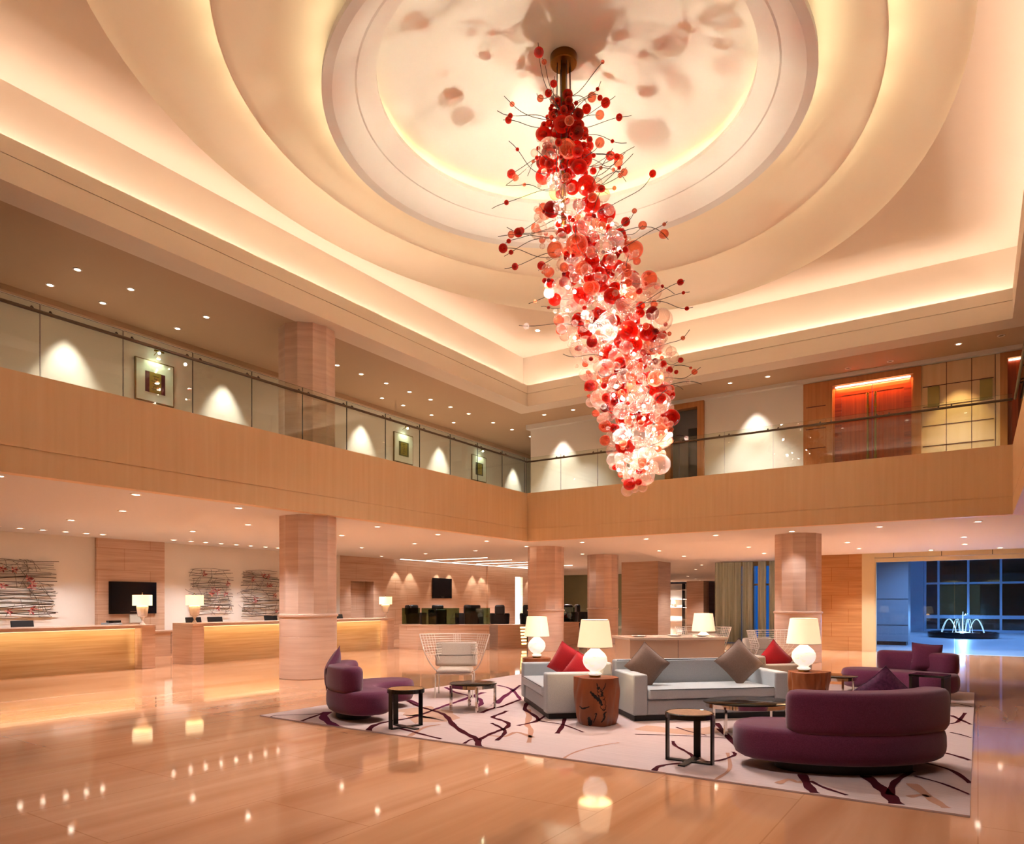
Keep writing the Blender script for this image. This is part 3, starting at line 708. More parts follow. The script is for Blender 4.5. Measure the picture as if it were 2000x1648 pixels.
# televisions
def tv(x, y, z, w, h, label):
    t = thing('television', label, 'television', (x, y, z))
    MB().box(.003, .06, -w/2, w/2, -h/2, h/2).build('bezel', 'black_gloss', t, smooth=False, bevel=.008)
    MB().box(.06, .064, -w/2+.05, w/2-.05, -h/2+.11, h/2-.05).build('screen', 'black_gloss', t, smooth=False)
    MB().box(.06, .065, -.1, .1, -h/2+.055, -h/2+.065).build('trim_line', 'chrome', t, smooth=False)
tv(-20.4, 10.88, 1.7, 1.36, .92, 'black wall television on the stone panel behind the reception desk')
tv(-20.49, 25.06, 2.19, 1.36, .92, 'black television on the stone wall above the black armchairs')
MB_ = tag(MB().box(-.03, .03, -.17, .17, -.12, .12).build('wall_plate', 'mat_board', smooth=False), 'pale square plate on the stone panel just under the television', 'plate'); MB_.location = (-20.37, 10.95, 1.1)
# twig artworks
def twig_art(y0, y1, z0, z1_, label, flowers, seed):
    rnd = random.Random(seed); t = thing('twig_artwork', label, 'artwork', (-20.5, (y0+y1)/2, (z0+z1_)/2)); W = (y1-y0)/2; Hh = (z1_-z0)/2
    m = MB()
    for k in range(24):
        z = -Hh+2*Hh*k/23+rnd.uniform(-.02, .02); x = rnd.uniform(.04, .1); sl = rnd.uniform(-.06, .06); ph = rnd.uniform(0, 6)
        a = -W+rnd.uniform(-.05, .12); b = W+rnd.uniform(-.12, .08)
        P = [(x+.01*sin(3*s), a+(b-a)*s, z+sl*s+.025*sin(5*s+ph)) for s in [i/7 for i in range(8)]]
        m.tube(P, rnd.choice((.005, .007, .012)), 5)
    for k in range(46):
        y = rnd.uniform(-W, W); z = rnd.uniform(-Hh, Hh); a = rnd.uniform(0, pi); l = rnd.uniform(.2, .55); x = rnd.uniform(.03, .09)
        P = [(x, y+l*(s-.5)*cos(a), max(-Hh, min(Hh, z+l*(s-.5)*sin(a)))+.02*sin(6*s)) for s in [i/4 for i in range(5)]]
        m.tube(P, .0045, 4)
    m.build('twig_lattice', 'twig', t)
    for k in range(flowers):
        y = rnd.uniform(-W*.9, W*.9); z = rnd.uniform(-Hh*.85, Hh*.9); f = MB(); nn = 6; a0 = rnd.uniform(0, 6)
        for q in range(nn):
            a = a0+q*2*pi/nn*rnd.uniform(.9, 1.1); l = rnd.uniform(.07, .14); f.m = q % 2
            ca, sa = cos(a), sin(a); w = .022
            f.add([(.1, 0, 0), (.13, l*.5*ca-w*sa, l*.5*sa+w*ca), (.15, l*ca, l*sa), (.12, l*.5*ca+w*sa, l*.5*sa-w*ca), (.11, l*.5*ca, l*.5*sa)], [(0, 1, 2), (0, 2, 3), (0, 3, 4), (0, 4, 1), (1, 4, 2), (4, 3, 2)])
        o = f.build('flower', ['flower_red', 'flower_pale'], t, smooth=False); o.location = (0, y, z)
twig_art(7.15, 8.87, 1.2, 2.68, 'large woven twig wall artwork with red flowers at the left frame edge', 14, 3)
twig_art(12.67, 14.14, 1.17, 2.62, 'woven twig artwork with red flowers, left of the pair behind the reception desk', 9, 5)
twig_art(14.52, 15.99, 1.13, 2.62, 'woven twig artwork with red flowers, right of the pair next to the column', 9, 8)
# ------------------------------------------------------------------ curved counter with glass screens and black armchairs
FR = [(-16.25, 17.62), (-15.5, 17.72), (-14.8, 18.0), (-14.1, 18.55), (-13.57, 19.1)]
BK = [(-14.2, 19.75), (-14.75, 19.2), (-15.3, 18.75), (-15.9, 18.5), (-16.6, 18.45)]
t = thing('curved_counter', 'curved stone counter with low top in front of the black armchairs', 'counter', (-14.9, 18.1, 0))
def loc(P): return [(x+14.9, y-18.1) for x, y in P]
MB().prism(loc(FR+BK), 0, .77).build('counter_body', 'travertine', t, smooth=False)
def grow(P, c_, k): return [(c_[0]+(x-c_[0])*k, c_[1]+(y-c_[1])*k) for x, y in P]
MB().prism(loc(grow(FR+BK, (-15.1, 18.7), 1.02)), .77, .81).build('counter_top', 'travertine_slab', t, smooth=False)
P2 = [(-13.5, 19.5), (-12.95, 20.45), (-13.6, 20.9), (-14.2, 19.9)]
t2 = thing('step_counter', 'end section of the stone counter with glowing stepped light slots', 'counter', (-13.3, 20.0, 0))
MB().prism([(x+13.3, y-20.0) for x, y in P2], 0, .8).build('counter_body', 'travertine_slab', t2, smooth=False)
d = Vector((-12.95+13.5, 20.45-19.5, 0)).normalized(); nrm = Vector((d.y, -d.x, 0))
for k in range(6):
    z = .12+.11*k; c_ = Vector((-12.95+13.3, 20.45-20.0, 0))-d*.12+nrm*.01
    a = c_-d*(.08+.012*k); b = c_+d*.1
    m = MB(); m.add([tuple(a+Vector((0, 0, z))), tuple(b+Vector((0, 0, z))), tuple(b+Vector((0, 0, z+.05))), tuple(a+Vector((0, 0, z+.05)))], [(0, 1, 2, 3)])
    v = [Vector(p) for p in m.v]; m = MB(); m.add([tuple(p) for p in v]+[tuple(p-nrm*.03) for p in v], [(0, 1, 2, 3), (7, 6, 5, 4), (0, 4, 5, 1), (1, 5, 6, 2), (2, 6, 7, 3), (3, 7, 4, 0)])
    m.build('light_slot', 'step_glow', t2, smooth=False)
t3 = thing('back_counter', 'far stone counter stretch between the two fluted columns at the back', 'counter', (-12.9, 23.2, 0))
MB().box(-1.2, .35, -.9, .3, 0, .78).build('counter_body', 'travertine_slab', t3, smooth=False); MB().box(-1.22, .37, -.92, .32, .78, .82).build('counter_top', 'travertine_slab', t3, smooth=False)
def screen(x, y, rz, w, label):
    t = thing('glass_screen', label, 'screen', (x, y, .81), rz)
    MB().box(-w/2, w/2, -.006, .006, .02, .56).build('glass_panel', 'smoked_glass', t, smooth=False)
    MB().box(-w/2, w/2, -.012, .012, 0, .02).build('base_clamp', 'chrome', t, smooth=False)
screen(-16.1, 18.05, radians(32), .62, 'leftmost smoked green glass screen behind the far desk lamp')
screen(-15.35, 18.1, radians(14), .55, 'green glass screen on the curved counter, second from the left')
screen(-14.85, 18.5, radians(35), .75, 'green glass screen in the middle of the curved counter')
screen(-14.1, 19.15, radians(45), .85, 'rightmost green glass screen on the curved counter')
screen(-13.0, 23.05, radians(35), .9, 'green glass screen on the far back counter')
def armchair(x, y, rz, label, boxy=False):
    w = .29
    t = thing('black_armchair', label, 'armchair', (x, y, 0), rz)
    MB().box(-w+.04, w-.04, -.28, .24, .14, .46).build('seat', 'black_leather', t, bevel=.05)
    if boxy:
        m = MB().box(-w-.05, w+.05, .2, .34, .1, 1.3); m.v = [(x_*(1.06 if z > 1 else 1), y_+(.06 if z > 1 else 0), z) for x_, y_, z in m.v]; m.build('tall_back', 'black_leather', t, bevel=.04)
        for sx in (-1, 1): MB().box(sx*w-.05, sx*w+.05, -.26, .2, .12, .66).build('arm', 'black_leather', t, bevel=.03)
        MB().box(-w*.8, w*.8, .24, .36, 1.22, 1.46).build('headrest', 'black_leather', t, bevel=.05)
    else:
        m = MB(); K = 16
        def arcs(rr, z, dx=0): return [((w+rr)*cos(pi*i/K), -.02+(.28+rr)*sin(pi*i/K)+dx, z) for i in range(K+1)]
        def ringp(z, o, th): return arcs(o, z)+list(reversed(arcs(o-th, z)))
        m.rings([ringp(.12, .0, .1), ringp(.7, .05, .1), ringp(1.12, .08, .1), ringp(1.17, .06, .06)]); m.build('tub_back', 'black_leather', t, ang=40)
        MB().box(-w*.62, w*.62, .2, .36, 1.1, 1.47).build('headrest', 'black_leather', t, bevel=.07, seg=4)
    for sx in (-1, 1):
        for sy in (-.2, .18): MB().lathe([(.02, 0), (.025, .14)], 8, (sx*(w-.1), sy, 0)).build('leg', 'dark_metal', t)
armchair(-16.72, 18.98, radians(150), 'black tub armchair at the left end behind the curved counter')
armchair(-17.42, 19.92, radians(75), 'black armchair turned sideways left of the straight-backed one below the television')
armchair(-17.09, 20.82, radians(200), 'black straight-backed armchair right below the television', True)
armchair(-15.7, 20.3, radians(-20), 'black armchair turned sideways just right of the television')
armchair(-15.93, 21.59, radians(200), 'black straight-backed armchair farther right of the television', True)
armchair(-14.45, 20.98, radians(215), 'large black tub armchair seen from behind near the stepped light slots')
armchair(-13.7, 21.8, radians(200), 'black tub armchair half hidden by the round column')
armchair(-13.66, 24.77, radians(200), 'black armchair behind the far counter, left of the pale column')
armchair(-13.56, 25.8, radians(140), 'black armchair behind the far counter, tucked against the pale column')
# far shelf with lamp
t = thing('display_shelf', 'brightly lit white display shelf far away between the two square pillars', 'shelf', (-23.4, 62.0, 0))
m = MB(); m.box(-3, 3, .5, .6, 0, 3.2); m.build('back_panel', 'paint_white', t, smooth=False)
for z in (1.0, 1.75, 2.6): MB().box(-3, 3, 0, .5, z, z+.06).build('shelf_board', 'white_enamel', t, smooth=False)
for x in (-1.2, .9): MB().box(x, x+.1, 0, .5, 0, 3.2).build('divider', 'dark_metal', t, smooth=False)
spot((-23.4, 60.5, 3.3), 900, 120, .6)
t = thing('shelf_lamp', 'tiny white table lamp standing on the far display shelf', 'lamp', (-23.4, 62.2, 1.07))
MB().lathe([(.12, 0), (.06, .08), (.1, .22), (.03, .32)], 12).build('base', 'ceramic_white', t); MB().lathe([(.22, .3), (.18, .62)], 16).build('lamp_shade', 'desk_shade', t)
# ------------------------------------------------------------------ rug
RX0, RX1, RY0, RY1 = -8.32, -.05, 6.2, 14.6
rug = MB()
rug.box(RX0, RX1, RY0, RY1, 0.001, .016)
def flat_strip(pts, w, mi, z=.0175):
    P = [Vector((x, y)) for x, y in pts]
    Q = []
    for i in range(len(P)-1):                                   # Catmull-Rom smoothing
        p0 = P[max(i-1, 0)]; p1 = P[i]; p2 = P[i+1]; p3 = P[min(i+2, len(P)-1)]
        for k in range(5):
            t = k/5; Q.append(.5*((2*p1)+(p2-p0)*t+(2*p0-5*p1+4*p2-p3)*t*t+(3*p1-p0-3*p2+p3)*t**3))
    Q.append(P[-1]); n = len(Q); vs = []
    for i, p in enumerate(Q):
        tg = (Q[min(i+1, n-1)]-Q[max(i-1, 0)]); tg = tg.normalized() if tg.length > 1e-9 else Vector((1, 0)); nr = Vector((-tg.y, tg.x))
        ww = w[0]+(w[1]-w[0])*i/(n-1); ww *= 1+.18*sin(i*1.3)
        for s in (1, -1):
            q = p+nr*ww/2*s; vs.append((min(max(q.x, RX0), RX1), min(max(q.y, RY0), RY1), z))
    rug.m = mi; rug.add(vs, [(2*i, 2*i+1, 2*i+3, 2*i+2) for i in range(n-1)]); rug.m = 0
BR = [
 (1, 0.050, 0.034, [(-4.48, 6.08), (-4.72, 6.42), (-4.88, 6.56), (-5.18, 6.75), (-5.61, 7.09), (-5.99, 7.46), (-6.27, 7.69), (-6.5, 7.81), (-6.82, 7.95), (-7.14, 8.11), (-7.91, 8.62)]),
 (1, 0.035, 0.037, [(-4.75, 6.47), (-4.84, 6.82), (-4.88, 7.07), (-4.93, 7.32), (-5.09, 7.58), (-5.34, 7.74), (-5.53, 7.86), (-5.6, 8.18), (-5.67, 8.42)]),
 (1, 0.029, 0.027, [(-4.56, 6.56), (-4.7, 6.91), (-4.84, 7.13), (-5.07, 7.32), (-5.27, 7.46)]),
 (1, 0.023, 0.018, [(-4.76, 6.21), (-4.83, 6.41), (-4.82, 6.52)]),
 (2, 0.074, 0.051, [(-7.76, 6.92), (-7.46, 6.58), (-7.01, 6.3), (-6.69, 6.16), (-6.55, 6.08)]),
 (1, 0.034, 0.029, [(-7.42, 6.12), (-7.55, 6.42), (-7.71, 6.79)]),
 (1, 0.021, 0.022, [(-8.04, 6.1), (-8.1, 6.31), (-7.82, 6.61), (-7.71, 6.79)]),
 (1, 0.050, 0.030, [(-6.16, 6.1), (-6.39, 6.44), (-6.46, 6.67), (-6.46, 6.86), (-6.42, 7.17), (-6.51, 7.59), (-6.63, 7.96)]),
 (2, 0.038, 0.063, [(-6.63, 7.96), (-6.73, 8.31), (-6.87, 8.88), (-7.02, 9.35), (-7.15, 9.9)]),
 (1, 0.024, 0.039, [(-5.14, 6.28), (-5.46, 6.36), (-5.79, 6.46), (-6.06, 6.53)]),
 (2, 0.034, 0.040, [(-7.91, 8.62), (-7.59, 8.47), (-7.12, 8.18)]),
 (2, 0.038, 0.046, [(-8.17, 10.1), (-7.56, 9.63), (-7.13, 9.43), (-6.77, 9.23), (-6.4, 8.79), (-6.25, 8.45)]),
 (2, 0.064, 0.029, [(-6.21, 8.91), (-6.56, 9.66), (-6.82, 10.28), (-7.19, 11.12)]),
 (2, 0.039, 0.033, [(-7.55, 10.89), (-7.04, 10.57), (-6.37, 9.79), (-6.14, 9.5)]),
 (1, 0.033, 0.044, [(-6.14, 9.5), (-6.06, 9.14), (-5.96, 8.7), (-5.97, 8.45), (-5.87, 8.06)]),
 (1, 0.040, 0.033, [(-5.86, 9.27), (-5.53, 8.68), (-5.19, 8.35), (-4.87, 7.96), (-4.88, 7.49)]),
 (1, 0.027, 0.022, [(-4.87, 7.96), (-4.98, 8.33), (-5.1, 8.58)]),
 (1, 0.027, 0.019, [(-4.87, 7.96), (-4.65, 7.91), (-4.43, 7.87), (-3.97, 7.55)]),
 (1, 0.028, 0.037, [(-4.65, 8.3), (-4.39, 7.77), (-4.2, 7.31)]),
 (1, 0.015, 0.018, [(-3.4, 7.77), (-2.97, 7.98), (-2.53, 8.12), (-2.35, 8.13)]),
 (3, 0.016, 0.017, [(-3.47, 6.13), (-3.52, 6.47), (-3.48, 6.87), (-3.35, 7.22)]),
 (1, 0.034, 0.020, [(-2.52, 6.2), (-2.55, 6.38), (-2.49, 6.54), (-2.35, 6.74)]),
 (1, 0.020, 0.022, [(-2.35, 6.74), (-2.16, 6.92), (-2.09, 7.22), (-2.1, 7.35), (-2.15, 7.44)]),
 (1, 0.026, 0.023, [(-2.35, 6.8), (-2.46, 7.05), (-2.61, 7.23), (-2.78, 7.43), (-2.88, 7.64)]),
 (1, 0.040, 0.023, [(-2.83, 9.08), (-2.55, 8.49), (-2.23, 7.9)]),
 (1, 0.026, 0.022, [(-2.69, 8.68), (-2.43, 8.19), (-2.12, 7.58)]),
 (1, 0.020, 0.018, [(-3.16, 8.5), (-2.93, 8.31), (-2.67, 8.18)]),
 (1, 0.047, 0.047, [(-1.34, 6.82), (-1.21, 6.42), (-1.12, 6.21)]),
 (1, 0.023, 0.025, [(-1.23, 6.61), (-1.09, 6.44), (-0.89, 6.29)]),
 (1, 0.056, 0.065, [(-0.85, 7.08), (-0.71, 6.75), (-0.61, 6.49), (-0.53, 6.23)]),
 (1, 0.038, 0.024, [(-0.6, 6.49), (-0.61, 6.92), (-0.56, 7.27), (-0.5, 7.54)]),
 (1, 0.019, 0.021, [(-0.48, 7.32), (-0.26, 7.15), (-0.05, 6.86)]),
 (1, 0.025, 0.031, [(-0.42, 7.97), (-0.2, 7.74), (-0.05, 7.29)]),
 (1, 0.027, 0.036, [(-0.29, 8.61), (-0.17, 8.49), (-0.06, 8.34)]),
 (1, 0.036, 0.027, [(-0.31, 11.48), (-0.2, 11.15), (-0.07, 10.77)]),
 (1, 0.019, 0.018, [(-0.28, 9.99), (-0.18, 9.91), (-0.06, 9.72)]),
 (1, 0.024, 0.023, [(-0.33, 12.88), (-0.2, 12.77), (-0.08, 12.6)]),
 (1, 0.020, 0.029, [(-0.3, 10.7), (-0.22, 10.94), (-0.15, 11.85)]),
 (3, 0.054, 0.040, [(-0.48, 7.0), (-0.31, 6.55), (-0.2, 6.32)]),
 (3, 0.034, 0.025, [(-0.47, 6.51), (-0.38, 6.64), (-0.33, 6.6)]),
 (3, 0.053, 0.029, [(-5.5, 8.7), (-5.12, 8.14), (-4.82, 7.62), (-4.59, 7.34), (-4.19, 6.66)]),
 (3, 0.036, 0.031, [(-4.31, 6.94), (-4.64, 7.1), (-4.62, 6.81), (-4.81, 6.76)]),
 (3, 0.017, 0.022, [(-1.95, 5.83), (-1.94, 6.24), (-1.96, 6.69), (-2.18, 7.36)]),
 (3, 0.036, 0.028, [(-1.45, 6.36), (-1.4, 6.56), (-1.3, 6.5), (-1.26, 6.7)]),
 (3, 0.037, 0.033, [(-5.57, 6.22), (-5.79, 6.75), (-5.75, 7.0)]),
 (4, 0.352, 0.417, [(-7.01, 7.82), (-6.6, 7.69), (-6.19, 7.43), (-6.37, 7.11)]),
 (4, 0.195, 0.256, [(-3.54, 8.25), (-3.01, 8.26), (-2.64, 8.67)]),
]
for mi, w0, w1, pts in sorted(BR, key=lambda b: -b[0]):
    flat_strip(pts, (w0*1.7, w1*1.7), mi, .0172+.0004*(4-mi))
o = rug.build('rug', ['rug_ground', 'rug_branch', 'rug_branch_plum', 'rug_branch_tan', 'rug_shade_tan'], smooth=False)
tag(o, 'large pale pink rug with dark plum branch pattern under the seating group', 'rug')
RZ = .018
U = radians(43.5)           # the seating group is turned this far from the room
# ------------------------------------------------------------------ sofas
def sofa(L, D, label, loc_, rz, cush=1, mat='fabric_grey'):
    """front line along local x from (0,0) to (L,0); local +y runs to the back"""
    t = thing('sofa', label, 'sofa', loc_, rz)
    a = .2
    MB().box(.03, L-.03, .04, D-.03, 0, .075).build('plinth', 'black_matte', t, smooth=False)
    MB().box(a, L-a, .03, D-.2, .075, .27).build('base', mat, t, bevel=.015)
    for k in (0, 1):
        x0 = 0 if k == 0 else L-a
        ar = MB().box(x0, x0+a, 0, D, .075, .615).build('arm', mat, t, bevel=.022, seg=3)
    m = MB(); m.box(0.0, L, D-.2, D, .075, .75); m.v = [(x, y+(.05 if z > .5 and y < D-.1 else 0), z) for x, y, z in m.v]
    bk = m.build('back', mat, t, bevel=.03)
    MB().tube([(.03, D-.155, .746), (L-.03, D-.155, .746)], .006, 6).build('piping', 'piping_dark', bk)
    w = (L-2*a)/cush
    for k in range(cush):
        m = MB(); xs_ = [a+.004+w*k, a+w*(k+1)-.004]; nx, ny = 12, 8
        P = []
        m.box(xs_[0], xs_[1], -.02, D-.2, .285, .42)
        s_ = m.build('seat_cushion', mat, t, bevel=.03, seg=4)
        MB().tube([(xs_[0]+.02, -.018, .412), (xs_[1]-.02, -.018, .412)], .005, 6).build('piping', 'piping_dark', s_)
    return t
sofa(2.22, .92, 'long grey sofa facing the camera with two taupe cushions', (-3.77, 8.57, RZ), U)
sofa(1.82, .92, 'grey two-seat sofa turned to the left with two red cushions', (-6.06, 9.40, RZ), U-pi/2)
sofa(1.82, .92, 'beige sofa facing right behind the lamp on the right tree stump', (-2.12, 11.55, RZ), U+pi/2, mat='fabric_beige')
# ------------------------------------------------------------------ cushions
def cushion(loc_, rot, label, mat, s=.46, th=.15, trim=None):
    m = MB(); n = 12
    def h(u, v): return th/2*((1-abs(u)**2.6)*(1-abs(v)**2.6))**.55
    def pos(u, v, sg):
        k = 1-.07*(1-abs(u)**2)*abs(v)**3; q = 1-.07*(1-abs(v)**2)*abs(u)**3
        return (u*s/2*q, sg*h(u, v), v*s/2*k)
    G = [[(2*i/n-1, 2*j/n-1) for i in range(n+1)] for j in range(n+1)]
    m.grid([[pos(u, v, -1) for u, v in r] for r in G]); m.grid([[pos(u, v, 1) for u, v in reversed(r)] for r in G])
    o = m.build('cushion', mat, ang=80); o.location = loc_; o.rotation_euler = rot; tag(o, label, 'cushion')
    e = []
    for a, b in ((-1, -1), (1, -1), (1, 1), (-1, 1), (-1, -1)): e.append((a, b))
    P = []
    for (a, b), (c_, d_) in zip(e[:-1], e[1:]):
        for k in range(8): P.append(pos(a+(c_-a)*k/8, b+(d_-b)*k/8, 1))
    P.append(P[0]); MB().tube(P, .005, 5).build('piping', trim or mat, o)
    return o
def at(org, rz, x, y, z): return (org[0]+x*cos(rz)-y*sin(rz), org[1]+x*sin(rz)+y*cos(rz), RZ+z)
B0 = (-3.77, 8.57); A0 = (-6.06, 9.40); C0 = (-2.12, 11.55)
# long sofa: local frame rz=U
cushion(at(B0, U, .38, .50, .70), (radians(-20), radians(40), U-.35), 'taupe cushion at the left end of the long grey sofa', 'fabric_taupe')
cushion(at(B0, U, 1.76, .5, .71), (radians(-22), radians(46), U-.5), 'taupe cushion at the right end of the long grey sofa', 'fabric_taupe', .5)
cushion(at(A0, U-pi/2, .95, .5, .70), (radians(-12), radians(28), U-pi/2+.9), 'larger red cushion tilted on the left grey sofa', 'fabric_red', .44)
cushion(at(A0, U-pi/2, 1.36, .6, .62), (radians(-25), radians(30), U-pi/2+.9), 'red cushion half hidden behind the front globe lamp', 'fabric_red', .4)
cushion(at(C0, U+pi/2, .36, .42, .66), (radians(-10), radians(45), U-.1), 'red cushion on the beige sofa beside the right globe lamp', 'fabric_red', .46)
# ------------------------------------------------------------------ purple crescent sofas
def crescent(label, loc_, rz, Rc, w, phi, b0, b1, mirror=False, bh=.72):
    t = thing('curved_sofa', label, 'sofa', loc_, rz)
    sg = -1 if mirror else 1
    def band(Rm, hw, a0, a1, inset, z, n=30, cap=9):
        hw2 = hw-inset; P = []
        da = 0
        for i in range(n+1):
            a = a0+(a1-a0)*i/n; P.append(((Rm+hw2)*sin(a), Rc-(Rm+hw2)*cos(a)))
        for k in range(1, cap):
            b = pi*k/cap; c0 = (Rm*sin(a1), Rc-Rm*cos(a1)); er = (sin(a1), -cos(a1)); et = (cos(a1), sin(a1))
            P.append((c0[0]+hw2*(er[0]*cos(b)+et[0]*sin(b)), c0[1]+hw2*(er[1]*cos(b)+et[1]*sin(b))))
        for i in range(n+1):
            a = a1+(a0-a1)*i/n; P.append(((Rm-hw2)*sin(a), Rc-(Rm-hw2)*cos(a)))
        for k in range(1, cap):
            b = pi*k/cap; c0 = (Rm*sin(a0), Rc-Rm*cos(a0)); er = (sin(a0), -cos(a0)); et = (-cos(a0), -sin(a0))
            P.append((c0[0]+hw2*(-er[0]*cos(b)+et[0]*sin(b)), c0[1]+hw2*(-er[1]*cos(b)+et[1]*sin(b))))
        return [(x*sg, y, z) for x, y in P]
    z0, z1_ = .085, .405
    lv = [(.14, z0), (.07, z0+.01), (.03, z0+.035), (.006, z0+.09), (0, z0+.14), (.003, z1_-.09), (.014, z1_-.045), (.038, z1_-.014), (.075, z1_), (.25, z1_+.004)]
    m = MB(); m.rings([band(Rc, w, -phi, phi, i_, z) for i_, z in lv]); m.build('seat_body', 'fabric_purple', t, ang=75)
    th = .15; Rm = Rc+w-th-.0
    lv = [(.03, z1_-.03), (.006, z1_+.012), (0, z1_+.05), (-.003, z1_+.16), (.0, bh-.07), (.012, bh-.032), (.035, bh-.008), (.065, bh)]
    m = MB(); m.rings([band(Rm, th, b0, b1, i_, z) for i_, z in lv]); bk = m.build('backrest', 'fabric_purple', t, ang=75)
    P = [p for p in band(Rm, th, b0, b1, .02, bh-.036)]; P.append(P[0]); MB().tube(P, .006, 5).build('piping', 'piping_dark', bk)
    m = MB(); m.rings([band(Rc, w*.62, -phi*.62, phi*.62, 0, 0), band(Rc, w*.62, -phi*.62, phi*.62, 0, z0+.02)]); m.build('plinth', 'black_matte', t, ang=30)
    return t
crescent('dark purple curved sofa in the right foreground seen from behind', (-1.04, 7.28, RZ), radians(33), 1.0, .41, radians(36), radians(-22), radians(42), bh=.76)
crescent('plum curved sofa at the left end of the rug, open side facing right', (-7.42, 7.12, RZ), radians(-62), .72, .35, radians(60), radians(-14), radians(56))
crescent('purple curved sofa near the entrance glass at the right back of the rug', (-1.12, 13.7, RZ), radians(168), 1.5, .40, radians(20), radians(-9), radians(24), True)
cushion((-.79, 8.05, .66), (radians(18), radians(45), radians(20)), 'purple velvet cushion peeking over the back of the foreground sofa', 'velvet_purple', .42)
cushion((-7.55, 6.83, .66), (radians(-22), radians(40), radians(-75)), 'plum cushion leaning on the back of the left curved sofa', 'fabric_purple', .46)
cushion((-.72, 13.72, .66), (radians(-12), radians(4), radians(10)), 'square purple cushion on the curved sofa near the entrance', 'fabric_purple', .46)
# ------------------------------------------------------------------ tree-stump tables
def stump(loc_, label, seed, r, h, rough=.07):
    t = thing('stump_table', label, 'side table', loc_, seed*1.3)
    def rad(a, z):
        v = Vector((cos(a)*1.3, sin(a)*1.3, z*1.4+seed*3.1))
        fac = 6; k = cos(pi/fac)/cos(((a+seed) % (2*pi/fac))-pi/fac)          # softly faceted trunk
        return r*(.45+.55*k)*(1+rough*2*noise.noise(v*1.2)+rough*noise.noise(v*3.1))*(1-.06*z/h*0+(-.1 if z < .08 else 0)*(1-z/.08)+.02*sin(6*z))
    n, L = 64, 18
    m = MB(); rs = [[(rad(2*pi*i/n, h*j/L)*cos(2*pi*i/n), rad(2*pi*i/n, h*j/L)*sin(2*pi*i/n), h*j/L) for i in range(n)] for j in range(L+1)]
    m.rings(rs)
    m.m = 1
    def crack(pts, w):
        vs = []; q = []
        for (a0, z0), (a1, z1_) in zip(pts[:-1], pts[1:]):
            for k in range(5): q.append((a0+(a1-a0)*k/5, z0+(z1_-z0)*k/5))
        q.append(pts[-1]); nn = len(q)
        for i, (a, z) in enumerate(q):
            ww = w*(.35+.65*sin(pi*min(1, (i+.6)/nn)))*(1+.3*sin(i*2.3)); a1, z1_ = q[min(i+1, nn-1)]; a0, z0 = q[max(i-1, 0)]
            dx, dz = (a1-a0)*r, z1_-z0; l = sqrt(dx*dx+dz*dz) or 1; nx, nz = -dz/l, dx/l
            for s in (1, -1):
                aa = a+s*ww*nx/r; zz = min(max(z+s*ww*nz, .004), h-.004); R_ = rad(aa, zz)+.003
                vs.append((R_*cos(aa), R_*sin(aa), zz))
        m.add(vs, [(2*i, 2*i+1, 2*i+3, 2*i+2) for i in range(nn-1)])
    return t, m, crack
f0 = radians(-66.5)-1*1.3                # direction towards the camera, in the stump's own turn
t, m, crack = stump((-4.12, 8.2, RZ), 'red-brown tree stump table with dark cracks under the front globe lamp', 1, .285, .6)
crack([(f0+.12, .5), (f0+.2, .44), (f0+.3, .34), (f0+.36, .24), (f0+.42, .21)], .042)
crack([(f0-.28, .44), (f0-.08, .39), (f0+.2, .33), (f0+.3, .27)], .022)
crack([(f0+.3, .44), (f0+.45, .5), (f0+.5, .55)], .007)
crack([(f0+.12, .48), (f0+.06, .55)], .008)
crack([(f0+.25, .06), (f0+.4, .12), (f0+.38, .17), (f0+.5, .19)], .013)
crack([(f0-.1, .05), (f0, .12), (f0+.05, .17), (f0-.05, .16)], .008)
crack([(f0-.35, .01), (f0-.25, .05), (f0-.33, .12)], .03)
crack([(f0-.9, .24), (f0-.6, .22), (f0-.3, .25)], .01)
m.build('trunk', ['stump_wood', 'crack_black'], t, ang=60)
t, m, crack = stump((-1.97, 10.46, RZ), 'gnarled tree stump table with lamp at the right end of the long sofa', 2, .27, .6, .13)
crack([(-.95-2.6, .25), (-.75-2.6, .27), (-.6-2.6, .2)], .03); crack([(-.2-2.6, .5), (-.1-2.6, .3), (.1-2.6, .1)], .015)
m.build('trunk', ['stump_wood', 'crack_black'], t, ang=60)
t, m, crack = stump((-6.67, 10.87, RZ), 'tree stump table carrying the globe lamp behind the left grey sofa', 3, .27, .56)
m.build('trunk', ['stump_wood', 'crack_black'], t, ang=60)
t, m, crack = stump((-4.55, 13.75, RZ), 'tree stump table under the lamp behind the peach console', 4, .28, .6)
m.build('trunk', ['stump_wood', 'crack_black'], t, ang=60)
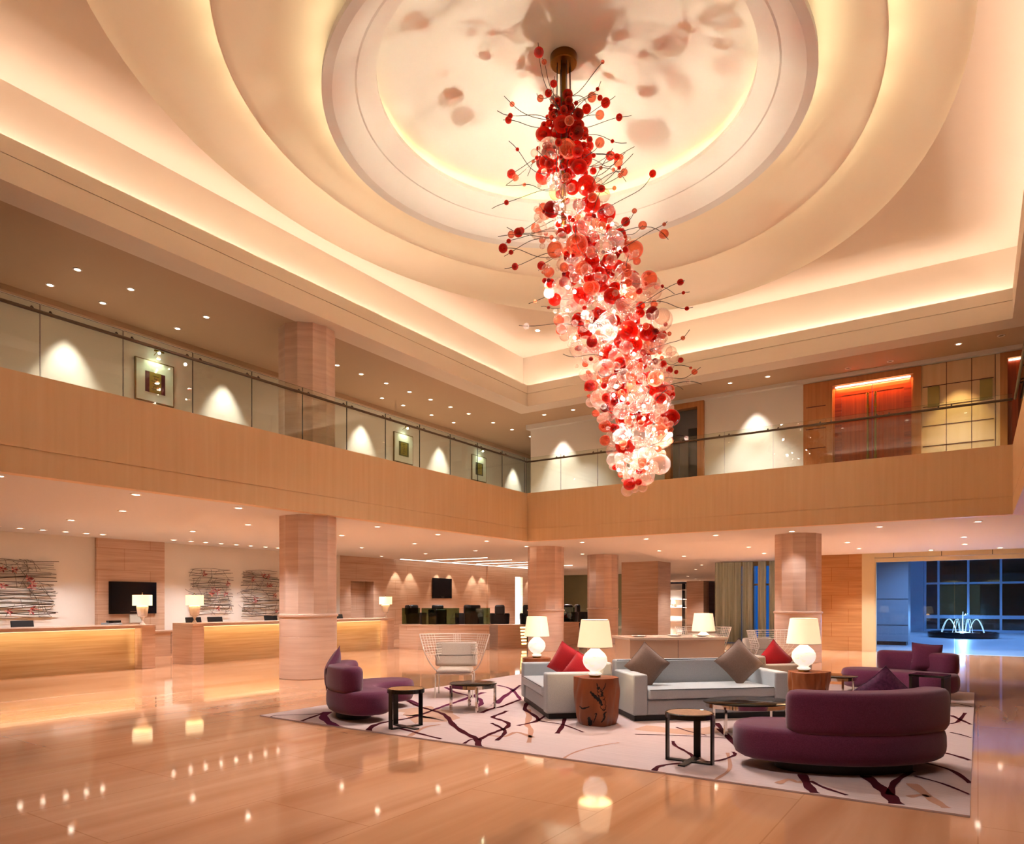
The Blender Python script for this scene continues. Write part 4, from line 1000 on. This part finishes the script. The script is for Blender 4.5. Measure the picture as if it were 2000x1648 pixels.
# ------------------------------------------------------------------ globe lamps
def make_lamp(loc_, label, k=.88):
    t = thing('table_lamp', label, 'lamp', loc_)
    MB().lathe([(.085*k, 0), (.085*k, .035*k)], 24).build('brass_base', 'brass', t, ang=30)
    prof = [(.075, .035), (.1, .05), (.105, .06), (.075, .085), (.08, .1), (.13, .135), (.168, .19), (.182, .245), (.175, .3), (.145, .35), (.1, .39), (.066, .42), (.058, .45), (.062, .47)]
    MB().lathe([(r*k, z*k) for r, z in prof], 32).build('globe_body', 'lamp_globe', t, ang=60)
    m = MB(); m.lathe([(.26*k, .445*k), (.205*k, .85*k), (.199*k, .85*k), (.254*k, .445*k)], 36, cap0=False, cap1=False); s_ = m.build('lamp_shade', 'lamp_shade', t, ang=30)
    m = MB(); m.lathe([(.261*k, .443*k), (.26*k, .452*k)], 36, cap0=False, cap1=False); m.lathe([(.2065*k, .842*k), (.2055*k, .851*k)], 36, cap0=False, cap1=False); m.build('shade_rim', 'fabric_beige', s_)
    MB().sphere((0, 0, .6*k), .03, 10, 7).build('bulb', 'bulb', t)
    point((loc_[0], loc_[1], loc_[2]+.66*k), 13, '#ffd8a8', .06); return t
make_lamp((-4.14, 8.19, RZ+.595), 'white globe lamp with cream shade on the cracked stump between the grey sofas')
make_lamp((-2.03, 10.44, RZ+.595), 'white globe lamp with cream shade on the gnarled stump at the right')
make_lamp((-6.67, 10.87, RZ+.555), 'white globe lamp with cream shade in front of the round column, behind the red cushions')
make_lamp((-4.55, 13.75, RZ+.595), 'cream lamp shade showing above the right end of the peach console')
# ------------------------------------------------------------------ tables
def stool(loc_, rz, label):
    t = thing('side_table', label, 'side table', loc_, rz)
    r = .235
    tp = MB().lathe([(r, .44), (r, .485), (r-.012, .492), (r-.02, .488), (r-.02, .44)], 40).build('table_top', 'black_gloss', t, ang=30)
    MB().lathe([(r-.022, .482), (r-.022, .4895)], 40).build('leather_inlay', 'leather_tan', tp, ang=30)
    for k in range(4):
        a = pi/2*k
        if k == 3: continue
        m = MB().box(r-.018, r+.002, -.035, .035, 0, .475); m.xf(Matrix.Rotation(a, 4, 'Z')); m.build('leg', 'dark_metal', t, smooth=False, bevel=.003, seg=2)
    for k in (0, 1):
        m = MB().box(-r, r, -.035, .035, 0.0+.0005*k, .012+.0005*k); m.xf(Matrix.Rotation(pi/2*k, 4, 'Z')); m.build('cross_bar', 'dark_metal', t, smooth=False)
stool((-2.37, 6.74, RZ), radians(0), 'small round side table with tan leather top in the right foreground')
stool((-5.99, 6.62, RZ), radians(77), 'small round dark side table in front of the left plum sofa')
def glass_table(loc_, rz, rx, ry, h, nleg, label, top='table_glass'):
    t = thing('coffee_table', label, 'coffee table', loc_, rz); n = 56
    def el(k, z): return [(rx*k*cos(2*pi*i/n), ry*k*sin(2*pi*i/n), z) for i in range(n)]
    m = MB(); m.rings([el(.985, h-.012), el(1, h-.008), el(1, h-.002), el(.99, h)]); tp = m.build('glass_top', top, t, ang=30)
    m = MB(); m.rings([el(.93, h-.062), el(.95, h-.062), el(.95, h-.013), el(.93, h-.013)]); m.build('mirror_apron', 'mirror_apron', tp, ang=30)
    for k in range(nleg):
        a = 2*pi*(k+.4)/nleg; x, y = rx*.93*cos(a), ry*.93*sin(a)
        m = MB().box(x-.016, x+.016, y-.016, y+.016, 0, h-.03); m.build('leg', 'chrome', t, smooth=False)
    return t
glass_table((-2.33, 8.74, RZ), U, .56, .42, .365, 4, 'oval coffee table with dark glass top before the long grey sofa')
glass_table((-6.17, 8.27, RZ), radians(10), .35, .35, .385, 4, 'round dark glass coffee table left of the two-seat sofa')
glass_table((-2.02, 12.59, RZ), 0, .4, .4, .36, 4, 'glass coffee table between the right stump and the entrance sofa')
t = thing('tray_table', 'black square-edged side table in front of the entrance-side purple sofa', 'side table', (-.62, 12.62, RZ), radians(-12))
MB().box(-.24, .24, -.2, .2, .42, .455).build('table_top', 'black_gloss', t, smooth=False, bevel=.005)
for sx in (-.22, .22): MB().box(sx-.02, sx+.02, -.18, .18, 0, .42).build('leg', 'dark_metal', t, smooth=False)
MB().box(-.22, .22, -.03, .03, 0, .015).build('cross_bar', 'dark_metal', t, smooth=False)
# ------------------------------------------------------------------ peach console
t = thing('console', 'tall peach stone console with glossy white top behind the long grey sofa', 'console', (-4.13, 10.78, 0), U)
MB().box(-.78, .78, -.36, .36, RZ, 1.0).build('body', 'pink_stone', t, smooth=False, bevel=.004, seg=2)
MB().box(-.81, .81, -.42, .42, 1.0, 1.04).build('console_top', 'white_top', t, smooth=False, bevel=.004, seg=2)
m = MB(); m.box(-.003, .003, -.3605, -.36, .05, 1.0); m.build('front_joint', 'piping_dark', t, smooth=False)
for k, (x, y) in enumerate(((-.55, -.1), (.1, 0), (.5, -.15))):
    o = thing('glass_dish', ('shallow clear glass dish at the left end of the peach console', 'shallow clear glass dish in the middle of the peach console', 'shallow clear glass dish at the right end of the peach console')[k], 'dish', at((-4.13, 10.78), U, x, y, 1.04-RZ))
    MB().lathe([(.05, 0), (.11, .012), (.12, .02), (.11, .018), (.05, .006)], 24).build('bowl', 'ceramic_white', o)
# ------------------------------------------------------------------ wire wing chairs
def wire_chair(loc_, rz, label, cushion_mat='fabric_beige'):
    t = thing('wire_chair', label, 'chair', loc_, rz)
    zs0, zs1 = .40, 1.02
    def W(v):
        if v < .45: return .30+(.47-.30)*(v/.45)**.6
        return .47+(.575-.47)*((v-.45)/.55)
    def Sf(u, v):
        w = W(v); z = zs0+(zs1-zs0)*v+.02*abs(u)**3*v
        y = .34-.62*abs(u)**2.4*(.35+.65*min(1, v*1.8)) + .1*v
        return (u*w, y, z)
    m = MB(); K = 22
    for v in (.46, .53, .6, .67, .74, .81, .87, .93, 1.0): m.tube([Sf(2*i/K-1, v) for i in range(K+1)], .0045 if v < 1 else .008, 5, False)
    for u in (-.93, -.86, -.79, -.72, -.65, -.1, -.05, 0, .05, .1, .65, .72, .79, .86, .93): m.tube([Sf(u, .3+.7*k/10) for k in range(11)], .0045, 5, False)
    m.build('wire_shell', 'white_enamel', t)
    m = MB()
    for s in (-1, 1):
        m.tube([Sf(s, k/14) for k in range(15)], .011, 6)
        m.tube([Sf(s, 0), (s*.3, -.0, .39), (s*.3, .36, .39)], .01, 6)
    m.tube([(-.3, -.29, .395), (.3, -.29, .395)], .01, 6); m.tube([(-.3, .36, .39), (.3, .36, .39)], .01, 6)
    m.build('rim_frame', 'white_enamel', t)
    for sx in (-1, 1):
        for y in (-.28, .34): MB().tube([(sx*.3, y, .39), (sx*.31, y*1.08, 0)], .011, 7).build('leg', 'white_enamel', t)
    MB().box(-.29, .29, -.32, .3, .405, .47).build('seat_cushion', cushion_mat, t, bevel=.03, seg=4)
    m = MB(); m.box(-.36, .36, -.045, .045, -.21, .21); m.xf(Matrix.Translation((0, .3, .68)) @ Matrix.Rotation(radians(-14), 4, 'X')); b = m.build('back_cushion', cushion_mat, t, bevel=.044, seg=5)
    m = MB(); m.tube([(-.33, -.046, -.03), (.33, -.046, -.03)], .004, 5); m.xf(Matrix.Translation((0, .3, .68)) @ Matrix.Rotation(radians(-14), 4, 'X')); m.build('seam', 'piping_dark', b)
    return t
wire_chair((-7.28, 9.26, RZ), radians(34), 'white wire wing chair with beige cushions left of the round glass table')
wire_chair((-3.25, 13.7, RZ), radians(58), 'white wire wing chair behind the red cushion near the green curtains')
wire_chair((-4.9, 14.8, RZ), radians(15), 'white wire chair mostly hidden behind the right end of the peach console')
cushion((-4.75, 14.6, .66), (radians(-10), radians(20), radians(15)), 'red cushion on the wire chair behind the peach console', 'fabric_red', .4)
# ------------------------------------------------------------------ chandelier
Rv = Vector((.8334, .5526, 0)); Fv = Vector((-.5526, .8334, 0))       # across / away directions of the hall diagonal
AX = Vector((DX, DY, 0))
ch = thing('chandelier', 'huge hanging chandelier of red, coral and clear glass globes under the dome', 'chandelier', (DX, DY, 10.34))
def C(s, z, d=0): return tuple(Rv*s+Fv*d+Vector((0, 0, z-10.34)))
MB().lathe([(.2, -.14), (.215, -.13), (.215, 0)], 36, cap1=True).build('canopy', 'bronze_canopy', ch, ang=30)
MB().lathe([(.045, -2.9), (.045, -.14)], 14).build('pole', 'bronze_canopy', ch)
for k in range(8):
    a = k*pi/4+.2; MB().tube([(.11*cos(a), .11*sin(a), -.14), (.13*cos(a), .13*sin(a), -2.2)], .006, 5).build('cable', 'dark_metal', ch)
# centre line and radius of the cloud:  (sideways, height, radius)
ST = [(-.03, 9.72, .12), (0, 9.3, .32), (.0, 8.8, .47), (.08, 8.2, .52), (.22, 7.6, .66), (.42, 7.0, .82), (.66, 6.4, .9), (.88, 5.8, .82), (1.05, 5.2, .76), (1.16, 4.6, .64), (1.2, 4.1, .5), (1.18, 3.7, .36), (1.14, 3.42, .14)]
def cloud(t):
    x = t*(len(ST)-1); i = min(int(x), len(ST)-2); f_ = x-i
    return [ST[i][k]*(1-f_)+ST[i+1][k]*f_ for k in range(3)]
rc = random.Random(21)
globes = []
def kind(t, q):
    p = rc.random()
    core = 1-q
    red = .95-.75*t if t < .35 else .68-.25*(t-.35)
    red = red*(.25+.85*core) if t > .25 else red
    if t > .8: red *= .3
    if p < red*.45: return 'globe_deep_red' if rc.random() < .35 else 'globe_red'
    if p < red: return 'globe_red'
    if p < red+.3*(1-red)*(1 if t < .8 else .6): return 'globe_coral'
    return 'globe_clear'
LAMPS = ((.38, 8.2, .35), (-.35, 8.05, .3), (.1, 7.5, .6))     # halogen uplights inside the cloud
clear = [C(*l) for l in LAMPS]
def hit(p, r):
    for c_ in clear:
        if (Vector(p)-Vector(c_)).length < r+(.38 if p[2] > c_[2]-.1 else .1): return True
    for (c_, r2, _) in globes:
        dx = p[0]-c_[0]; dy = p[1]-c_[1]; dz = p[2]-c_[2]
        if dx*dx+dy*dy+dz*dz < ((r+r2)*.8)**2: return True
    return False
tries = 0
while len(globes) < 880 and tries < 30000:
    tries += 1
    t_ = rc.random()**.92; s, z, R_ = cloud(t_); q = sqrt(rc.random())*1.02; a = rc.random()*2*pi
    r = rc.choice((.035, .055, .075, .09, .11, .13, .15, .17)) if q < .95 else rc.choice((.035, .05, .065, .09))
    if t_ < .12: r = min(r, .085)
    if t_ > .93: r = min(r, .1)
    p = C(s+R_*q*cos(a), z+rc.uniform(-.05, .05), R_*q*sin(a))
    if hit(p, r): continue
    globes.append((p, r, kind(t_, q)))
unit = {}
for g in ('globe_red', 'globe_deep_red', 'globe_coral', 'globe_clear'):
    o = MB().sphere((0, 0, 0), 1, 20, 13).build('globe', g, None, ang=80); unit[g] = o.data; bpy.data.objects.remove(o)
# tendrils with a bead each
tend = []
for k in range(98):
    t_ = rc.random()*.93 if k > 40 else rc.random()*.4
    s, z, R_ = cloud(t_); a = rc.choice((0, pi))+rc.gauss(0, .75); L = rc.uniform(.25, .75)*(1.1 if t_ < .6 else .75); up = rc.uniform(-.35, .6)*(1 if t_ < .5 else .6)
    ph = rc.uniform(0, 6); amp = rc.uniform(.04, .12); P = []
    for i in range(11):
        f_ = i/10; rr = R_*.55+(L+R_*.35)*f_
        P.append(C(s+rr*cos(a)+amp*f_*sin(4*f_+ph), z+up*f_*f_*L*1.6+amp*sin(5*f_+ph)*f_, rr*sin(a)))
    tend.append((P, t_))
for P, t_ in tend:
    MB().tube(P, .005, 5).build('tendril', 'dark_metal', ch)
    i = rc.randint(7, 10); r = rc.choice((.03, .04, .055, .075)) if t_ < .5 else rc.choice((.025, .035, .05))
    globes.append((P[i], r, rc.choice(('globe_red', 'globe_red', 'globe_coral')) if t_ < .55 else rc.choice(('globe_coral', 'globe_clear', 'globe_clear', 'globe_red'))))
globes.sort(key=lambda g: -g[1]*(1.0 if (Vector(g[0]).dot(Fv) < .1) else .6))
for p, r, g in globes[:100]:
    o = bpy.data.objects.new('globe', unit[g]); COL.objects.link(o); o.parent = ch; o.location = p
    o.scale = (r, r, r*rc.uniform(.82, 1)); o.rotation_euler = (rc.uniform(-.6, .6), rc.uniform(-.6, .6), 0)
m = MB(); names = ['globe_red', 'globe_deep_red', 'globe_coral', 'globe_clear']
for p, r, g in globes[100:]:
    m.m = names.index(g); m.sphere(p, r, 14, 9, (1, 1, rc.uniform(.85, 1)))
o = m.build('small_globes', names, ch, ang=80); o['kind'] = 'stuff'
for k in range(52):
    t_ = .18+.75*rc.random(); s, z, R_ = cloud(t_); q = rc.uniform(.35, 1.0); a = rc.uniform(-pi, 0) if k % 3 else rc.uniform(0, pi)
    MB().sphere(C(s+R_*q*cos(a), z, R_*q*sin(a)), .024, 10, 7).build('bulb', 'bulb', ch)
for t_ in (.25, .33, .41, .49, .57, .65, .73, .81, .89):
    s, z, R_ = cloud(t_)
    for sg in (-1, 1):
        p = Vector(C(s+.35*R_*sg, z, -.3*R_))+Vector((DX, DY, 10.34)); point(p, 7*R_*R_, '#fff4ec', .04)
    p = Vector(C(s, z, .6*R_))+Vector((DX, DY, 10.34)); point(p, 6*R_*R_, '#fff4ec', .04)
for s_, z_, d_ in ((.3, 6.2, -.95), (1.1, 5.6, .85), (.6, 4.6, -.75), (1.75, 4.4, .1), (-.4, 6.9, .3)):  # extra downward spots added to brighten the rug, without fittings of their own
    p = Vector(C(s_, z_, d_))+Vector((DX, DY, 10.34)); spot(p, 240, 130, .6, '#fffaf6', None, .05)
for s_, z_, d_ in LAMPS:
    p = Vector(C(s_, z_, d_))+Vector((DX, DY, 10.34)); spot(p, 92, 160, .3, '#fff0d0', p+Vector((0, 0, 1)), .012)
# ------------------------------------------------------------------ camera, world, view
cam = bpy.data.cameras.new('camera'); co = bpy.data.objects.new('camera', cam); COL.objects.link(co)
th = math.atan(910/1372)
co.location = (0, 0, 1.6); co.rotation_euler = (pi/2, 0, th)
cam.sensor_fit = 'HORIZONTAL'; cam.sensor_width = 36; cam.lens = 36*1372/2000; cam.shift_y = (1174-824)/2000; cam.clip_start = .05; cam.clip_end = 300
S.camera = co
w = bpy.data.worlds.new('night_sky'); S.world = w; w.use_nodes = True
bg = w.node_tree.nodes['Background']; bg.inputs[0].default_value = (.04, .09, .22, 1); bg.inputs[1].default_value = .6
vs = S.view_settings; vs.view_transform = 'Standard'; vs.look = 'None'; vs.gamma = 1; vs.exposure = .72
vs.use_curve_mapping = False
cy = S.cycles
cy.max_bounces = 6; cy.diffuse_bounces = 3; cy.glossy_bounces = 2; cy.transmission_bounces = 2; cy.transparent_max_bounces = 16
cy.use_adaptive_sampling = True; cy.adaptive_threshold = .2; cy.adaptive_min_samples = 16
cy.sample_clamp_indirect = 6; cy.caustics_reflective = False; cy.caustics_refractive = False; cy.use_denoising = True
cy.use_light_tree = True
